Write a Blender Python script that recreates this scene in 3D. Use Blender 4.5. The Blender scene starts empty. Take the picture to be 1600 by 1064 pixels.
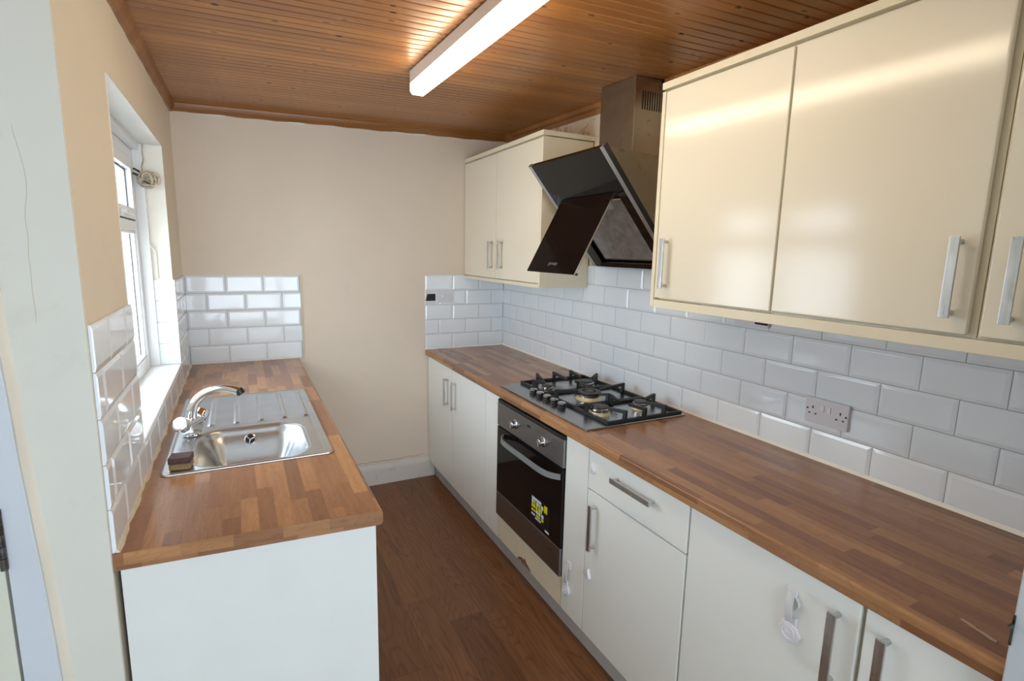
import bpy, bmesh, math, random
from mathutils import Vector, Matrix
random.seed(7)
SC = bpy.context.scene
COL = SC.collection

# ------------------------------------------------------------------ camera
F_PX, YAW, PITCH, ROLL, CAM_H = 829.28, 0.47443, -0.16403, 0.02096, 1.5943
def cam_axes():
    cy, sy, cp, sp = math.cos(YAW), math.sin(YAW), math.cos(PITCH), math.sin(PITCH)
    f = Vector((sy*cp, cy*cp, sp)); r = Vector((cy, -sy, 0)); u = r.cross(f)
    cr, sr = math.cos(ROLL), math.sin(ROLL)
    return cr*r+sr*u, -sr*r+cr*u, f
_r, _u, _f = cam_axes()
cd = bpy.data.cameras.new('camera'); cam = bpy.data.objects.new('camera', cd); COL.objects.link(cam)
cd.sensor_fit = 'HORIZONTAL'; cd.sensor_width = 36.0; cd.lens = F_PX*36.0/1600.0
cd.clip_start = 0.02; cd.clip_end = 100
m = Matrix((( _r.x, _u.x, -_f.x, 0), (_r.y, _u.y, -_f.y, 0), (_r.z, _u.z, -_f.z, CAM_H), (0, 0, 0, 1)))
cam.matrix_world = m
SC.camera = cam

# ------------------------------------------------------------------ world, light, exposure
SC.view_settings.view_transform = 'Standard'; SC.view_settings.look = 'None'
SC.view_settings.gamma = 1.0; SC.view_settings.use_curve_mapping = False
SC.view_settings.exposure = 0.36
W = bpy.data.worlds.new('overcast_sky'); SC.world = W; W.use_nodes = True
wb = W.node_tree.nodes['Background']; wb.inputs[0].default_value = (0.76, 0.89, 1.0, 1); wb.inputs[1].default_value = 7.2
TUBE_STRENGTH = 14.0
TUBE_COLOR = (1.0, 0.84, 0.60, 1)
def portal(name, loc, rot, sx, sy):
    l = bpy.data.lights.new(name, 'AREA'); l.shape = 'RECTANGLE'; l.size = sx; l.size_y = sy; l.energy = 1
    l.cycles.is_portal = True
    o = bpy.data.objects.new(name, l); COL.objects.link(o); o.location = loc; o.rotation_euler = rot
portal('window_portal', (-0.60, 2.44, 1.54), (0, math.radians(-90), 0), 1.10, 1.26)
portal('added_window_portal', (0.6, -2.76, 1.15), (math.radians(90), 0, 0), 2.6, 1.9)  # sampling portal for the added window behind the camera

# ------------------------------------------------------------------ room dimensions (metres)
XR, XL, YB = 1.749, -0.289, 3.554
WT = 0.91                      # worktop height
FL = -0.03                     # floor level
XD = 1.158                     # base door faces, right run
XW = 1.429                     # wall cabinet door faces
QV, QH = 0.1036, 0.203         # tile pitch
YN = 1.372                     # near end of the window wall
YJ = 0.33                      # nib wall at the near end of the right run
def trimz(x, y): return 2.312 + 0.0265*(x-XL) - 0.0288*(YB-y)
def ceilz(x, y): return trimz(x, y) + 0.042

# ------------------------------------------------------------------ mesh helpers
class MB:
    def __init__(s): s.bm = bmesh.new(); s.mi = 0
    def _tag(s, faces):
        for f in faces: f.material_index = s.mi
    def box(s, x0, x1, y0, y1, z0, z1, bev=0, seg=2):
        r = bmesh.ops.create_cube(s.bm, size=1.0)
        vs = r['verts']
        for v in vs:
            v.co = Vector(((x0+x1)/2+v.co.x*(x1-x0), (y0+y1)/2+v.co.y*(y1-y0), (z0+z1)/2+v.co.z*(z1-z0)))
        fs = set(f for v in vs for f in v.link_faces); s._tag(fs)
        if bev:
            es = list(set(e for v in vs for e in v.link_edges))
            r = bmesh.ops.bevel(s.bm, geom=es, offset=bev, segments=seg, profile=0.5, affect='EDGES')
            s._tag(r['faces'])
        return s
    def hull8(s, pts):            # 8 corner points: bottom 4 then top 4 (same winding)
        v = [s.bm.verts.new(p) for p in pts]
        fs = []
        for q in ((3,2,1,0),(4,5,6,7),(0,1,5,4),(1,2,6,5),(2,3,7,6),(3,0,4,7)):
            fs.append(s.bm.faces.new([v[i] for i in q]))
        s._tag(fs); bmesh.ops.recalc_face_normals(s.bm, faces=fs); return v
    def prism(s, pts, axis, a, b):
        def P(p, t):
            if axis == 'y': return (p[0], t, p[1])
            if axis == 'x': return (t, p[0], p[1])
            return (p[0], p[1], t)
        A = [s.bm.verts.new(P(p, a)) for p in pts]; B = [s.bm.verts.new(P(p, b)) for p in pts]
        n = len(pts); fs = [s.bm.faces.new(A), s.bm.faces.new(B[::-1])]
        for i in range(n): fs.append(s.bm.faces.new((A[i], B[i], B[(i+1)%n], A[(i+1)%n])))
        s._tag(fs); bmesh.ops.recalc_face_normals(s.bm, faces=fs); return A+B
    def prismv(s, pts, O, U, V, N):   # polygon pts (u,v) at origin O, extruded along N
        O, U, V, N = Vector(O), Vector(U), Vector(V), Vector(N)
        A = [s.bm.verts.new(O+U*p[0]+V*p[1]) for p in pts]; B = [s.bm.verts.new(O+U*p[0]+V*p[1]+N) for p in pts]
        n = len(pts); fs = [s.bm.faces.new(A), s.bm.faces.new(B[::-1])]
        for i in range(n): fs.append(s.bm.faces.new((A[i], B[i], B[(i+1)%n], A[(i+1)%n])))
        s._tag(fs); bmesh.ops.recalc_face_normals(s.bm, faces=fs); return A+B
    def lathe(s, prof, O, D, n=32):   # prof: (radius, height along D)
        O = Vector(O); D = Vector(D).normalized()
        a = D.orthogonal().normalized(); b = D.cross(a)
        rings = []
        for r, h in prof:
            if r < 1e-6: rings.append([s.bm.verts.new(O+D*h)])
            else: rings.append([s.bm.verts.new(O+D*h+(a*math.cos(2*math.pi*i/n)+b*math.sin(2*math.pi*i/n))*r) for i in range(n)])
        fs = []
        for A, B in zip(rings, rings[1:]):
            for i in range(n):
                j = (i+1) % n
                if len(A) == 1 and len(B) == 1: continue
                if len(A) == 1: fs.append(s.bm.faces.new((A[0], B[i], B[j])))
                elif len(B) == 1: fs.append(s.bm.faces.new((A[i], A[j], B[0])))
                else: fs.append(s.bm.faces.new((A[i], A[j], B[j], B[i])))
        if len(rings[0]) > 1: fs.append(s.bm.faces.new(rings[0][::-1]))
        if len(rings[-1]) > 1: fs.append(s.bm.faces.new(rings[-1]))
        s._tag(fs); bmesh.ops.recalc_face_normals(s.bm, faces=fs); return s
    def cyl(s, a, b, r, r2=None, n=24):
        a, b = Vector(a), Vector(b); L = (b-a).length
        return s.lathe([(r, 0), (r if r2 is None else r2, L)], a, b-a, n)
    def tube(s, pts, rad, n=12, squash=None):
        pts = [Vector(p) for p in pts]; R = rad if isinstance(rad, (list, tuple)) else [rad]*len(pts)
        rings = []; up = None
        for i, p in enumerate(pts):
            t = (pts[min(i+1, len(pts)-1)]-pts[max(i-1, 0)]).normalized()
            if up is None: up = t.orthogonal().normalized()
            up = (up - t*up.dot(t)).normalized(); sd = t.cross(up)
            rings.append([s.bm.verts.new(p+(up*math.cos(2*math.pi*k/n)+sd*math.sin(2*math.pi*k/n))*R[i]) for k in range(n)])
        fs = []
        for A, B in zip(rings, rings[1:]):
            for k in range(n): fs.append(s.bm.faces.new((A[k], A[(k+1)%n], B[(k+1)%n], B[k])))
        fs.append(s.bm.faces.new(rings[0][::-1])); fs.append(s.bm.faces.new(rings[-1]))
        s._tag(fs); bmesh.ops.recalc_face_normals(s.bm, faces=fs); return s
    def sweep(s, pts, U, w, t):       # flat ribbon: width w along U, thickness t
        U = Vector(U).normalized(); pts = [Vector(p) for p in pts]; R = []
        for i, p in enumerate(pts):
            T = (pts[min(i+1, len(pts)-1)]-pts[max(i-1, 0)]).normalized(); N = U.cross(T).normalized()
            ww = w[i] if isinstance(w, (list, tuple)) else w
            R.append([s.bm.verts.new(p+U*a*ww/2+N*b*t/2) for a, b in ((-1,-1),(1,-1),(1,1),(-1,1))])
        fs = []
        for A, B in zip(R, R[1:]):
            for k in range(4): fs.append(s.bm.faces.new((A[k], A[(k+1)%4], B[(k+1)%4], B[k])))
        fs.append(s.bm.faces.new(R[0][::-1])); fs.append(s.bm.faces.new(R[-1]))
        s._tag(fs); bmesh.ops.recalc_face_normals(s.bm, faces=fs); return s
    def build(s, name, mats, parent=None, smooth=35, bevel=0):
        if not isinstance(mats, (list, tuple)): mats = [mats]
        if parent is not None:
            off = parent_world(parent)
        else:
            xs = [v.co for v in s.bm.verts]
            off = Vector(((min(c.x for c in xs)+max(c.x for c in xs))/2, (min(c.y for c in xs)+max(c.y for c in xs))/2, min(c.z for c in xs)))
        for v in s.bm.verts: v.co -= off
        me = bpy.data.meshes.new(name); s.bm.to_mesh(me); s.bm.free()
        for m_ in mats: me.materials.append(m_)
        if smooth:
            me.shade_smooth(); me.set_sharp_from_angle(angle=math.radians(smooth))
        o = bpy.data.objects.new(name, me); COL.objects.link(o)
        if parent is not None: o.parent = parent
        else: o.location = off
        if smooth == 35 and not bevel:
            wn_ = o.modifiers.new('weighted', 'WEIGHTED_NORMAL'); wn_.keep_sharp = True; wn_.weight = 100
        if bevel:
            b = o.modifiers.new('bevel', 'BEVEL'); b.width = bevel; b.segments = 2; b.limit_method = 'ANGLE'; b.angle_limit = math.radians(50)
            if smooth:
                wn_ = o.modifiers.new('weighted', 'WEIGHTED_NORMAL'); wn_.weight = 100
        return o
def parent_world(p):
    v = Vector((0, 0, 0))
    while p is not None: v += p.location; p = p.parent
    return v
def tag(o, label=None, cat=None, group=None, kind=None):
    if label: o['label'] = label
    if cat: o['category'] = cat
    if group: o['group'] = group
    if kind: o['kind'] = kind
    return o
def thing(name, loc, label, cat, group=None):
    o = bpy.data.objects.new(name, None); COL.objects.link(o); o.location = loc; o.empty_display_size = 0.05
    return tag(o, label, cat, group)
def struct(name, mb, mats, parent=None, **k):
    o = mb.build(name, mats, parent, **k)
    if parent is None: o['kind'] = 'structure'
    return o

# ------------------------------------------------------------------ material helpers
class N:
    def __init__(s, name):
        s.m = bpy.data.materials.new(name); s.m.use_nodes = True; s.t = s.m.node_tree
        s.b = s.t.nodes['Principled BSDF']; s._pos = None
    def n(s, typ, **kw):
        x = s.t.nodes.new(typ)
        for k, v in kw.items(): setattr(x, k, v)
        return x
    def link(s, a, b): s.t.links.new(a, b)
    def setin(s, sock, v):
        if isinstance(v, bpy.types.NodeSocket): s.link(v, sock)
        else: sock.default_value = v
    def pos(s):
        if s._pos is None:
            g = s.n('ShaderNodeNewGeometry'); sp = s.n('ShaderNodeSeparateXYZ'); s.link(g.outputs['Position'], sp.inputs[0])
            s._pos = (sp.outputs[0], sp.outputs[1], sp.outputs[2], g.outputs['Position'])
        return s._pos
    def M(s, op, a, b=0.0, c=0.0):
        x = s.n('ShaderNodeMath', operation=op); s.setin(x.inputs[0], a); s.setin(x.inputs[1], b); s.setin(x.inputs[2], c); return x.outputs[0]
    def vec(s, x, y, z):
        c = s.n('ShaderNodeCombineXYZ'); s.setin(c.inputs[0], x); s.setin(c.inputs[1], y); s.setin(c.inputs[2], z); return c.outputs[0]
    def noise(s, v, scale=5, detail=3, rough=0.5, dist=0.0):
        x = s.n('ShaderNodeTexNoise'); s.setin(x.inputs['Vector'], v); x.inputs['Scale'].default_value = scale
        x.inputs['Detail'].default_value = detail; x.inputs['Roughness'].default_value = rough; x.inputs['Distortion'].default_value = dist
        return x.outputs[0]
    def white(s, v):
        x = s.n('ShaderNodeTexWhiteNoise', noise_dimensions='3D'); s.setin(x.inputs[0], v); return x.outputs[0]
    def ramp(s, f, stops, interp='LINEAR'):
        x = s.n('ShaderNodeValToRGB'); s.setin(x.inputs[0], f); x.color_ramp.interpolation = interp
        el = x.color_ramp.elements
        while len(el) < len(stops): el.new(0.5)
        for e, (p, c) in zip(el, stops):
            e.position = p; e.color = (c[0], c[1], c[2], 1) if isinstance(c, (tuple, list)) else (c, c, c, 1)
        return x.outputs[0]
    def mix(s, f, a, b, mode='MIX'):
        x = s.n('ShaderNodeMix', data_type='RGBA', blend_type=mode)
        s.setin(x.inputs[0], f)
        for sock, v in ((x.inputs[6], a), (x.inputs[7], b)):
            if isinstance(v, (tuple, list)): v = (v[0], v[1], v[2], 1)
            s.setin(sock, v)
        return x.outputs[2]
    def bump(s, h, strength=0.2, dist=0.002):
        x = s.n('ShaderNodeBump'); s.setin(x.inputs['Height'], h); x.inputs['Strength'].default_value = strength; x.inputs['Distance'].default_value = dist
        s.link(x.outputs[0], s.b.inputs['Normal'])
    def col(s, c):
        if isinstance(c, (tuple, list)): c = (c[0], c[1], c[2], 1)
        s.setin(s.b.inputs['Base Color'], c); return s
    def set(s, rough=None, metal=None, coat=None, ior=None, spec=None):
        for k, v in (('Roughness', rough), ('Metallic', metal), ('Coat Weight', coat), ('IOR', ior), ('Specular IOR Level', spec)):
            if v is not None: s.setin(s.b.inputs[k], v)
        return s
def srgb(r, g, b):
    f = lambda c: (c/255/12.92 if c/255 <= 0.04045 else ((c/255+0.055)/1.055)**2.4)
    return (f(r), f(g), f(b))

def plain(name, c, rough=0.5, metal=0.0, var=0.06, scale=8, bump=0.0, **kw):
    k = N(name); p = k.pos()[3]
    n = k.noise(p, scale, 4)
    dark = tuple(x*(1-var) for x in c); lite = tuple(min(1, x*(1+var)) for x in c)
    k.col(k.ramp(n, [(0.3, dark), (0.7, lite)])); k.set(rough=rough, metal=metal, **kw)
    if bump: k.bump(k.noise(p, 60, 3), bump, 0.003)
    return k.m
def paint(name, c, rough=0.6, stain=None, amt=0.25):
    k = N(name); p = k.pos()[3]
    n = k.noise(p, 2.2, 5, 0.6)
    base = k.ramp(n, [(0.3, tuple(x*0.975 for x in c)), (0.72, tuple(min(1, x*1.03) for x in c))])
    if stain:
        s2 = k.noise(p, 7, 6, 0.65, 0.4)
        base = k.mix(k.M('MULTIPLY', k.ramp(s2, [(0.60, 0), (0.72, 1)]), amt), base, stain)
    k.col(base); k.set(rough=rough)
    k.bump(k.noise(p, 30, 3, 0.5), 0.12, 0.002)
    return k.m

M_BEIGE = paint('beige_wall_paint', srgb(236, 225, 206), 0.62, srgb(200, 180, 155), 0.08)
M_PINKBEIGE = paint('pinkish_beige_wall_paint', srgb(226, 211, 193), 0.62, srgb(200, 184, 168), 0.10)
M_GREYPAINT = paint('grey_white_wall_paint', srgb(214, 213, 203), 0.55, srgb(170, 165, 150), 0.15)
M_WHITEPAINT = paint('white_paint', srgb(232, 232, 226), 0.45)
M_REVEAL = paint('off_white_reveal_paint', srgb(240, 236, 226), 0.5, srgb(206, 192, 165), 0.15)
M_GLOSSPAINT = paint('blue_white_gloss_paint', srgb(205, 212, 220), 0.25)
M_CAULK = plain('cream_caulk', srgb(230, 223, 208), 0.6)
M_SKIRT = paint('worn_white_skirting_paint', srgb(214, 208, 202), 0.5, srgb(110, 90, 75), 0.55)
M_UPVC = plain('white_upvc', srgb(238, 240, 242), 0.22, var=0.01)
M_SILL = plain('white_sill', srgb(240, 240, 238), 0.3, var=0.02)
M_BLACKGAP = plain('black_rubber_seal', (0.01, 0.01, 0.012), 0.5)

def wall_right_mat():
    k = N('peeling_wall_plaster'); x, y, z, p = k.pos()
    n = k.noise(p, 2.2, 5)
    base = k.ramp(n, [(0.3, srgb(214, 200, 180)), (0.7, srgb(230, 216, 196))])
    s = k.noise(p, 9, 6, 0.7, 0.6)
    base = k.mix(k.ramp(s, [(0.54, 0), (0.60, 1)]), base, srgb(196, 158, 132))
    s2 = k.noise(p, 23, 4, 0.7, 0.2)
    base = k.mix(k.ramp(s2, [(0.62, 0), (0.68, 0.8)]), base, srgb(120, 90, 66))
    k.col(base).set(rough=0.7); k.bump(s, 0.5, 0.004); return k.m
M_PEEL = wall_right_mat()

def tile_mat():
    k = N('white_ceramic_glaze'); x, y, z, p = k.pos()
    k.col(k.ramp(k.noise(p, 3, 2), [(0.3, srgb(232, 239, 246)), (0.7, srgb(238, 244, 250))])).set(rough=0.07, ior=1.55)
    k.bump(k.noise(p, 14, 2), 0.06, 0.004); return k.m
M_TILE = tile_mat()
M_GROUT = plain('grey_grout', srgb(176, 172, 172), 0.85, var=0.12, scale=30)

def gloss_mat(name, c, rough=0.09):
    k = N(name); p = k.pos()[3]
    k.col(k.ramp(k.noise(p, 1.5, 2), [(0.3, c), (0.7, tuple(min(1, v*1.015) for v in c))])).set(rough=rough, ior=1.5)
    k.bump(k.noise(p, 24, 2), 0.035, 0.002)
    return k.m
M_CREAM = gloss_mat('cream_gloss_door', srgb(240, 232, 212), 0.15)
M_CREAM_DAYLIT = gloss_mat('daylit_cream_satin_door', srgb(243, 244, 240), 0.22)  # same cream door product, painted whiter to stand in for cool daylight
M_CARCASS = plain('cream_matt_board', srgb(236, 226, 200), 0.45, var=0.02)
M_PANEL = plain('white_matt_end_panel', srgb(226, 228, 226), 0.5, var=0.015, bump=0.05)
M_DARKIN = plain('dark_cabinet_gap', srgb(60, 48, 40), 0.8)
M_CHIP = plain('raw_chipboard', srgb(150, 104, 66), 0.9, var=0.35, scale=90)
M_PLINTH = plain('grey_plinth', srgb(190, 188, 186), 0.45)

def butcher(name, uaxis, vexpr, L=0.30, w=0.043, dark=1.0, rough=0.3, detail=1.0):
    k = N(name); x, y, z, p = k.pos()
    u = {'x': x, 'y': y, 'z': z}[uaxis]
    v = {'x-z': lambda: k.M('SUBTRACT', x, z), 'x+z': lambda: k.M('ADD', x, z), 'z': lambda: z}[vexpr]()
    colm = k.M('FLOOR', k.M('DIVIDE', k.M('ADD', v, 5.0), w))
    r1 = k.white(k.vec(colm, 3.3, 1.7))
    t = k.M('ADD', k.M('DIVIDE', u, L), k.M('MULTIPLY', r1, 9.0))
    row = k.M('FLOOR', t)
    r2 = k.white(k.vec(colm, row, 0.5)); r3 = k.white(k.vec(colm, row, 7.5))
    d = dark
    base = k.ramp(r2, [(0.0, [c*d for c in srgb(138, 96, 68)]), (0.35, [c*d for c in srgb(158, 112, 78)]), (0.7, [c*d for c in srgb(174, 127, 88)]), (1.0, [c*d for c in srgb(190, 142, 98)])])
    off = k.M('MULTIPLY', r3, 40.0)
    g1 = k.noise(k.vec(k.M('MULTIPLY', u, 5.0), k.M('ADD', k.M('MULTIPLY', v, 62.0), off), off), 1.0, 5, 0.65)
    base = k.mix(0.65, base, k.ramp(g1, [(0.28, (0.68, 0.64, 0.60)), (0.62, (1.08, 1.06, 1.04))]), 'MULTIPLY')
    f = k.noise(k.vec(k.M('ADD', k.M('MULTIPLY', u, 5.5), off), k.M('ADD', k.M('MULTIPLY', v, 24.0), off), off), 1.0, 1, 0.4)
    rings = k.M('ABSOLUTE', k.M('SINE', k.M('MULTIPLY', f, 34.0)))
    base = k.mix(0.42, base, k.ramp(rings, [(0.0, (0.68, 0.64, 0.60)), (0.4, (1.0, 1.0, 1.0)), (1.0, (1.06, 1.05, 1.03))]), 'MULTIPLY')
    k.col(base).set(rough=rough)
    return k.m
M_WT_R = butcher('butcher_block_laminate', 'y', 'x-z', 0.36, 0.041, 0.92, 0.24)
M_WT_L = butcher('butcher_block_laminate_left_lit', 'y', 'x-z', 0.26, 0.041, 1.06, 0.3)  # same laminate, colour lifted to stand in for the window's sheen
M_WT_END = butcher('butcher_block_end_strip', 'x', 'z', 0.11, 0.06, 0.95, 0.35)

def floor_mat():
    k = N('dark_oak_plank_vinyl'); x, y, z, p = k.pos()
    w, L = 0.152, 1.15
    colm = k.M('FLOOR', k.M('DIVIDE', k.M('ADD', x, 5.03), w)); r1 = k.white(k.vec(colm, 1.3, 1.7))
    t = k.M('ADD', k.M('DIVIDE', y, L), k.M('MULTIPLY', r1, 5.0)); row = k.M('FLOOR', t)
    r2 = k.white(k.vec(colm, row, 0.5)); off = k.M('MULTIPLY', k.white(k.vec(colm, row, 7.5)), 40.0)
    base = k.ramp(r2, [(0.0, srgb(112, 74, 48)), (0.5, srgb(124, 83, 54)), (1.0, srgb(138, 94, 62))])
    g1 = k.noise(k.vec(k.M('ADD', k.M('MULTIPLY', x, 70.0), off), k.M('MULTIPLY', y, 3.5), off), 1.0, 5, 0.65)
    base = k.mix(0.8, base, k.ramp(g1, [(0.28, (0.66, 0.62, 0.58)), (0.65, (1.1, 1.08, 1.06))]), 'MULTIPLY')
    # cathedral figure: rings of a strongly stretched noise field
    f = k.noise(k.vec(k.M('ADD', k.M('MULTIPLY', x, 8.0), off), k.M('MULTIPLY', y, 1.25), off), 1.0, 1, 0.4)
    rings = k.M('ABSOLUTE', k.M('SINE', k.M('MULTIPLY', f, 62.0)))
    base = k.mix(0.6, base, k.ramp(rings, [(0.0, (0.55, 0.50, 0.44)), (0.35, (0.96, 0.96, 0.96)), (1.0, (1.08, 1.07, 1.05))]), 'MULTIPLY')
    fx = k.M('FRACT', k.M('DIVIDE', k.M('ADD', x, 5.03), w)); fy = k.M('FRACT', t)
    seam = k.M('MAXIMUM', k.M('LESS_THAN', fx, 0.012), k.M('LESS_THAN', fy, 0.002))
    base = k.mix(k.M('MULTIPLY', seam, 0.55), base, srgb(52, 34, 22))
    k.col(base).set(rough=0.36); k.bump(g1, 0.08, 0.001); return k.m
M_FLOOR = floor_mat()

def pine_mat(name, dark=1.0, knots=True):
    k = N(name); x, y, z, p = k.pos()
    bd = k.M('FLOOR', k.M('DIVIDE', k.M('ADD', y, 5.0), 0.098))
    r = k.white(k.vec(bd, 2.0, 3.0))
    base = k.ramp(r, [(0, [c*dark for c in srgb(168, 110, 56)]), (0.5, [c*dark for c in srgb(184, 124, 62)]), (1, [c*dark for c in srgb(200, 140, 76)])])
    off = k.M('MULTIPLY', r, 30.0)
    g = k.noise(k.vec(k.M('ADD', k.M('MULTIPLY', x, 2.6), off), k.M('MULTIPLY', y, 120.0), off), 1.0, 4, 0.6)
    base = k.mix(0.7, base, k.ramp(g, [(0.3, (0.72, 0.62, 0.5)), (0.65, (1.08, 1.05, 1.0))]), 'MULTIPLY')
    st = k.noise(p, 2.4, 3, 0.5)
    base = k.mix(0.35, base, k.ramp(st, [(0.35, (0.80, 0.70, 0.55)), (0.65, (1.1, 1.05, 1.0))]), 'MULTIPLY')
    if knots:
        v = k.n('ShaderNodeTexVoronoi', voronoi_dimensions='2D', feature='F1'); v.inputs['Scale'].default_value = 1.0
        k.link(k.vec(k.M('MULTIPLY', x, 5.5), k.M('MULTIPLY', y, 11.0), 0.0), v.inputs['Vector'])
        sep = k.n('ShaderNodeSeparateColor'); k.link(v.outputs['Color'], sep.inputs[0])
        on = k.M('GREATER_THAN', sep.outputs[0], 0.52)
        core = k.M('MULTIPLY', k.ramp(v.outputs['Distance'], [(0.045, 1), (0.085, 0)]), on)
        halo = k.M('MULTIPLY', k.ramp(v.outputs['Distance'], [(0.06, 0.6), (0.24, 0)]), on)
        base = k.mix(halo, base, [c*dark for c in srgb(206, 138, 70)])
        base = k.mix(core, base, srgb(48, 24, 12))
    k.col(base).set(rough=0.32, ior=1.5, coat=0.15); k.b.inputs['Coat Roughness'].default_value = 0.26; k.bump(g, 0.12, 0.001); return k.m
M_PINE = pine_mat('varnished_pine_boards', 0.76)
M_PINETRIM = pine_mat('varnished_pine_trim', 0.62, False)

def brushed(name, c, rough, axis='y', streak=60, smear=0.0, smearcol=(0.2, 0.15, 0.08)):
    k = N(name); x, y, z, p = k.pos()
    sc = {'x': (3, streak, streak), 'y': (streak, 3, streak), 'z': (streak, streak, 3)}[axis]
    mp = k.vec(k.M('MULTIPLY', x, float(sc[0])), k.M('MULTIPLY', y, float(sc[1])), k.M('MULTIPLY', z, float(sc[2])))
    g = k.noise(mp, 3.0, 3, 0.6)
    base = k.ramp(g, [(0.3, tuple(v*0.86 for v in c)), (0.7, tuple(min(1, v*1.08) for v in c))])
    if smear:
        s = k.noise(p, 11, 5, 0.6, 0.3)
        base = k.mix(k.M('MULTIPLY', k.ramp(s, [(0.42, 0), (0.68, 1)]), smear), base, smearcol)
    k.col(base).set(rough=k.ramp(g, [(0.2, rough*0.75), (0.8, rough*1.3)]), metal=1.0); k.bump(g, 0.04, 0.0006); return k.m
M_STEEL = plain('brushed_stainless_steel', (0.42, 0.42, 0.42), 0.25, 1.0, var=0.08, scale=20)
M_SINK = plain('satin_sink_steel', (0.60, 0.62, 0.64), 0.30, 1.0, var=0.05, scale=14)
M_HANDLE = brushed('scuffed_handle_steel', (0.62, 0.62, 0.62), 0.3, 'z', 40, 0.2, (0.22, 0.18, 0.15))
M_OVENSTEEL = brushed('dark_oven_steel', (0.30, 0.30, 0.31), 0.34, 'y')
def grease_mat():
    k = N('greasy_hood_steel'); x, y, z, p = k.pos()
    base = k.ramp(k.noise(p, 5, 4, 0.55), [(0.35, (0.33, 0.29, 0.235)), (0.65, (0.40, 0.355, 0.29))])
    blot = k.ramp(k.noise(p, 26, 5, 0.6, 0.4), [(0.60, 0), (0.70, 1)])
    k.col(k.mix(k.M('MULTIPLY', blot, 0.5), base, (0.20, 0.14, 0.07))).set(metal=1.0, rough=k.M('ADD', 0.3, k.M('MULTIPLY', blot, 0.2))); return k.m
M_GREASE = grease_mat()
M_SILVER = plain('silver_hood_edge', (0.55, 0.57, 0.60), 0.35, 0.9, var=0.03)
M_FILTER = plain('mesh_filter_metal', (0.42, 0.42, 0.42), 0.55, 0.6, var=0.22, scale=26, bump=0.3)
M_CHROME = plain('polished_chrome', (0.88, 0.89, 0.9), 0.06, 1.0, var=0.01)
M_DULLCHROME = plain('dull_chrome', (0.62, 0.62, 0.64), 0.2, 1.0, var=0.03)
M_BLACKGLASS = plain('black_glass', (0.006, 0.005, 0.005), 0.05, 0, var=0.2, spec=0.3)
M_FLAP = plain('brown_black_glass', (0.010, 0.006, 0.005), 0.06, 0, var=0.2, spec=0.05)
M_BLACKPL = plain('black_plastic', (0.012, 0.012, 0.013), 0.38)
M_IRON = plain('black_cast_iron', (0.016, 0.017, 0.019), 0.5, 0, var=0.3, scale=60, bump=0.3)
M_ENAMEL = plain('worn_burner_cap', (0.035, 0.032, 0.03), 0.42, 0.2, var=0.4, scale=60)
M_BRASSY = plain('pale_burner_base', srgb(216, 200, 166), 0.4, 0.25, var=0.1)
M_GREYHANDLE = plain('grey_painted_handle', srgb(150, 156, 160), 0.35, 0.4)
M_PLASTIC = plain('white_plastic', srgb(236, 234, 240), 0.3, var=0.01)
M_SOCKET = plain('lilac_white_plastic', srgb(224, 222, 228), 0.3, var=0.01)
M_HOLE = plain('dark_pin_slot', (0.01, 0.01, 0.015), 0.6)
M_CLEAR = plain('milky_plastic', srgb(222, 222, 226), 0.25, var=0.05)
M_SEAL = plain('white_silicone', srgb(240, 238, 232), 0.35, var=0.04)
M_CREAMSEAL = plain('yellowed_silicone', srgb(226, 216, 196), 0.5, var=0.08, scale=40)
M_SPONGE = plain('grimy_sponge', srgb(150, 124, 88), 0.9, var=0.3, scale=120, bump=0.5)
M_SCOUR = plain('plum_scouring_pad', srgb(88, 62, 64), 0.85, var=0.2, scale=150, bump=0.5)
M_CABLE = plain('dusty_white_cable', srgb(186, 172, 148), 0.5, var=0.3, scale=90)
M_YELLOW = plain('yellow_sticker_print', srgb(226, 220, 30), 0.3, var=0.02)
M_STWHITE = plain('white_sticker_print', srgb(226, 230, 240), 0.3, var=0.02)
M_STBLACK = plain('black_sticker', (0.008, 0.008, 0.01), 0.25)
M_HINGE = plain('painted_over_steel_hinge', (0.09, 0.08, 0.075), 0.4, 0.7, var=0.6, scale=90)
M_SMEAR = plain('dried_glue', srgb(168, 142, 128), 0.5)
M_DEBRIS = plain('plaster_crumbs', srgb(196, 150, 120), 0.9, var=0.3, scale=60)
M_LAMPBODY = plain('lamp_body_enamel', srgb(214, 208, 196), 0.35, var=0.01)
def emit(name, c, s):
    k = N(name); k.col((0.9, 0.88, 0.82)); k.b.inputs['Emission Color'].default_value = c; k.b.inputs['Emission Strength'].default_value = s
    k.set(rough=0.3); return k.m
M_DIFF = emit('glowing_prismatic_diffuser', TUBE_COLOR, TUBE_STRENGTH)
def glass_mat():
    k = N('window_glass'); t = k.t
    tr = k.n('ShaderNodeBsdfTransparent'); gl = k.n('ShaderNodeBsdfGlossy'); gl.inputs['Roughness'].default_value = 0.02
    lw = k.n('ShaderNodeLayerWeight'); lw.inputs[0].default_value = 0.5
    fr = k.M('ADD', 0.04, k.M('MULTIPLY', 0.5, k.M('POWER', lw.outputs[1], 5.0)))
    mx = k.n('ShaderNodeMixShader'); k.link(fr, mx.inputs[0]); k.link(tr.outputs[0], mx.inputs[1]); k.link(gl.outputs[0], mx.inputs[2])
    t.links.new(mx.outputs[0], t.nodes['Material Output'].inputs['Surface']); return k.m
M_GLASS = glass_mat()

# ------------------------------------------------------------------ room shell
# floor
struct('floor', MB().box(-1.75, 2.75, -2.75, YB+0.12, FL-0.12, FL), M_FLOOR, smooth=0)
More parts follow.
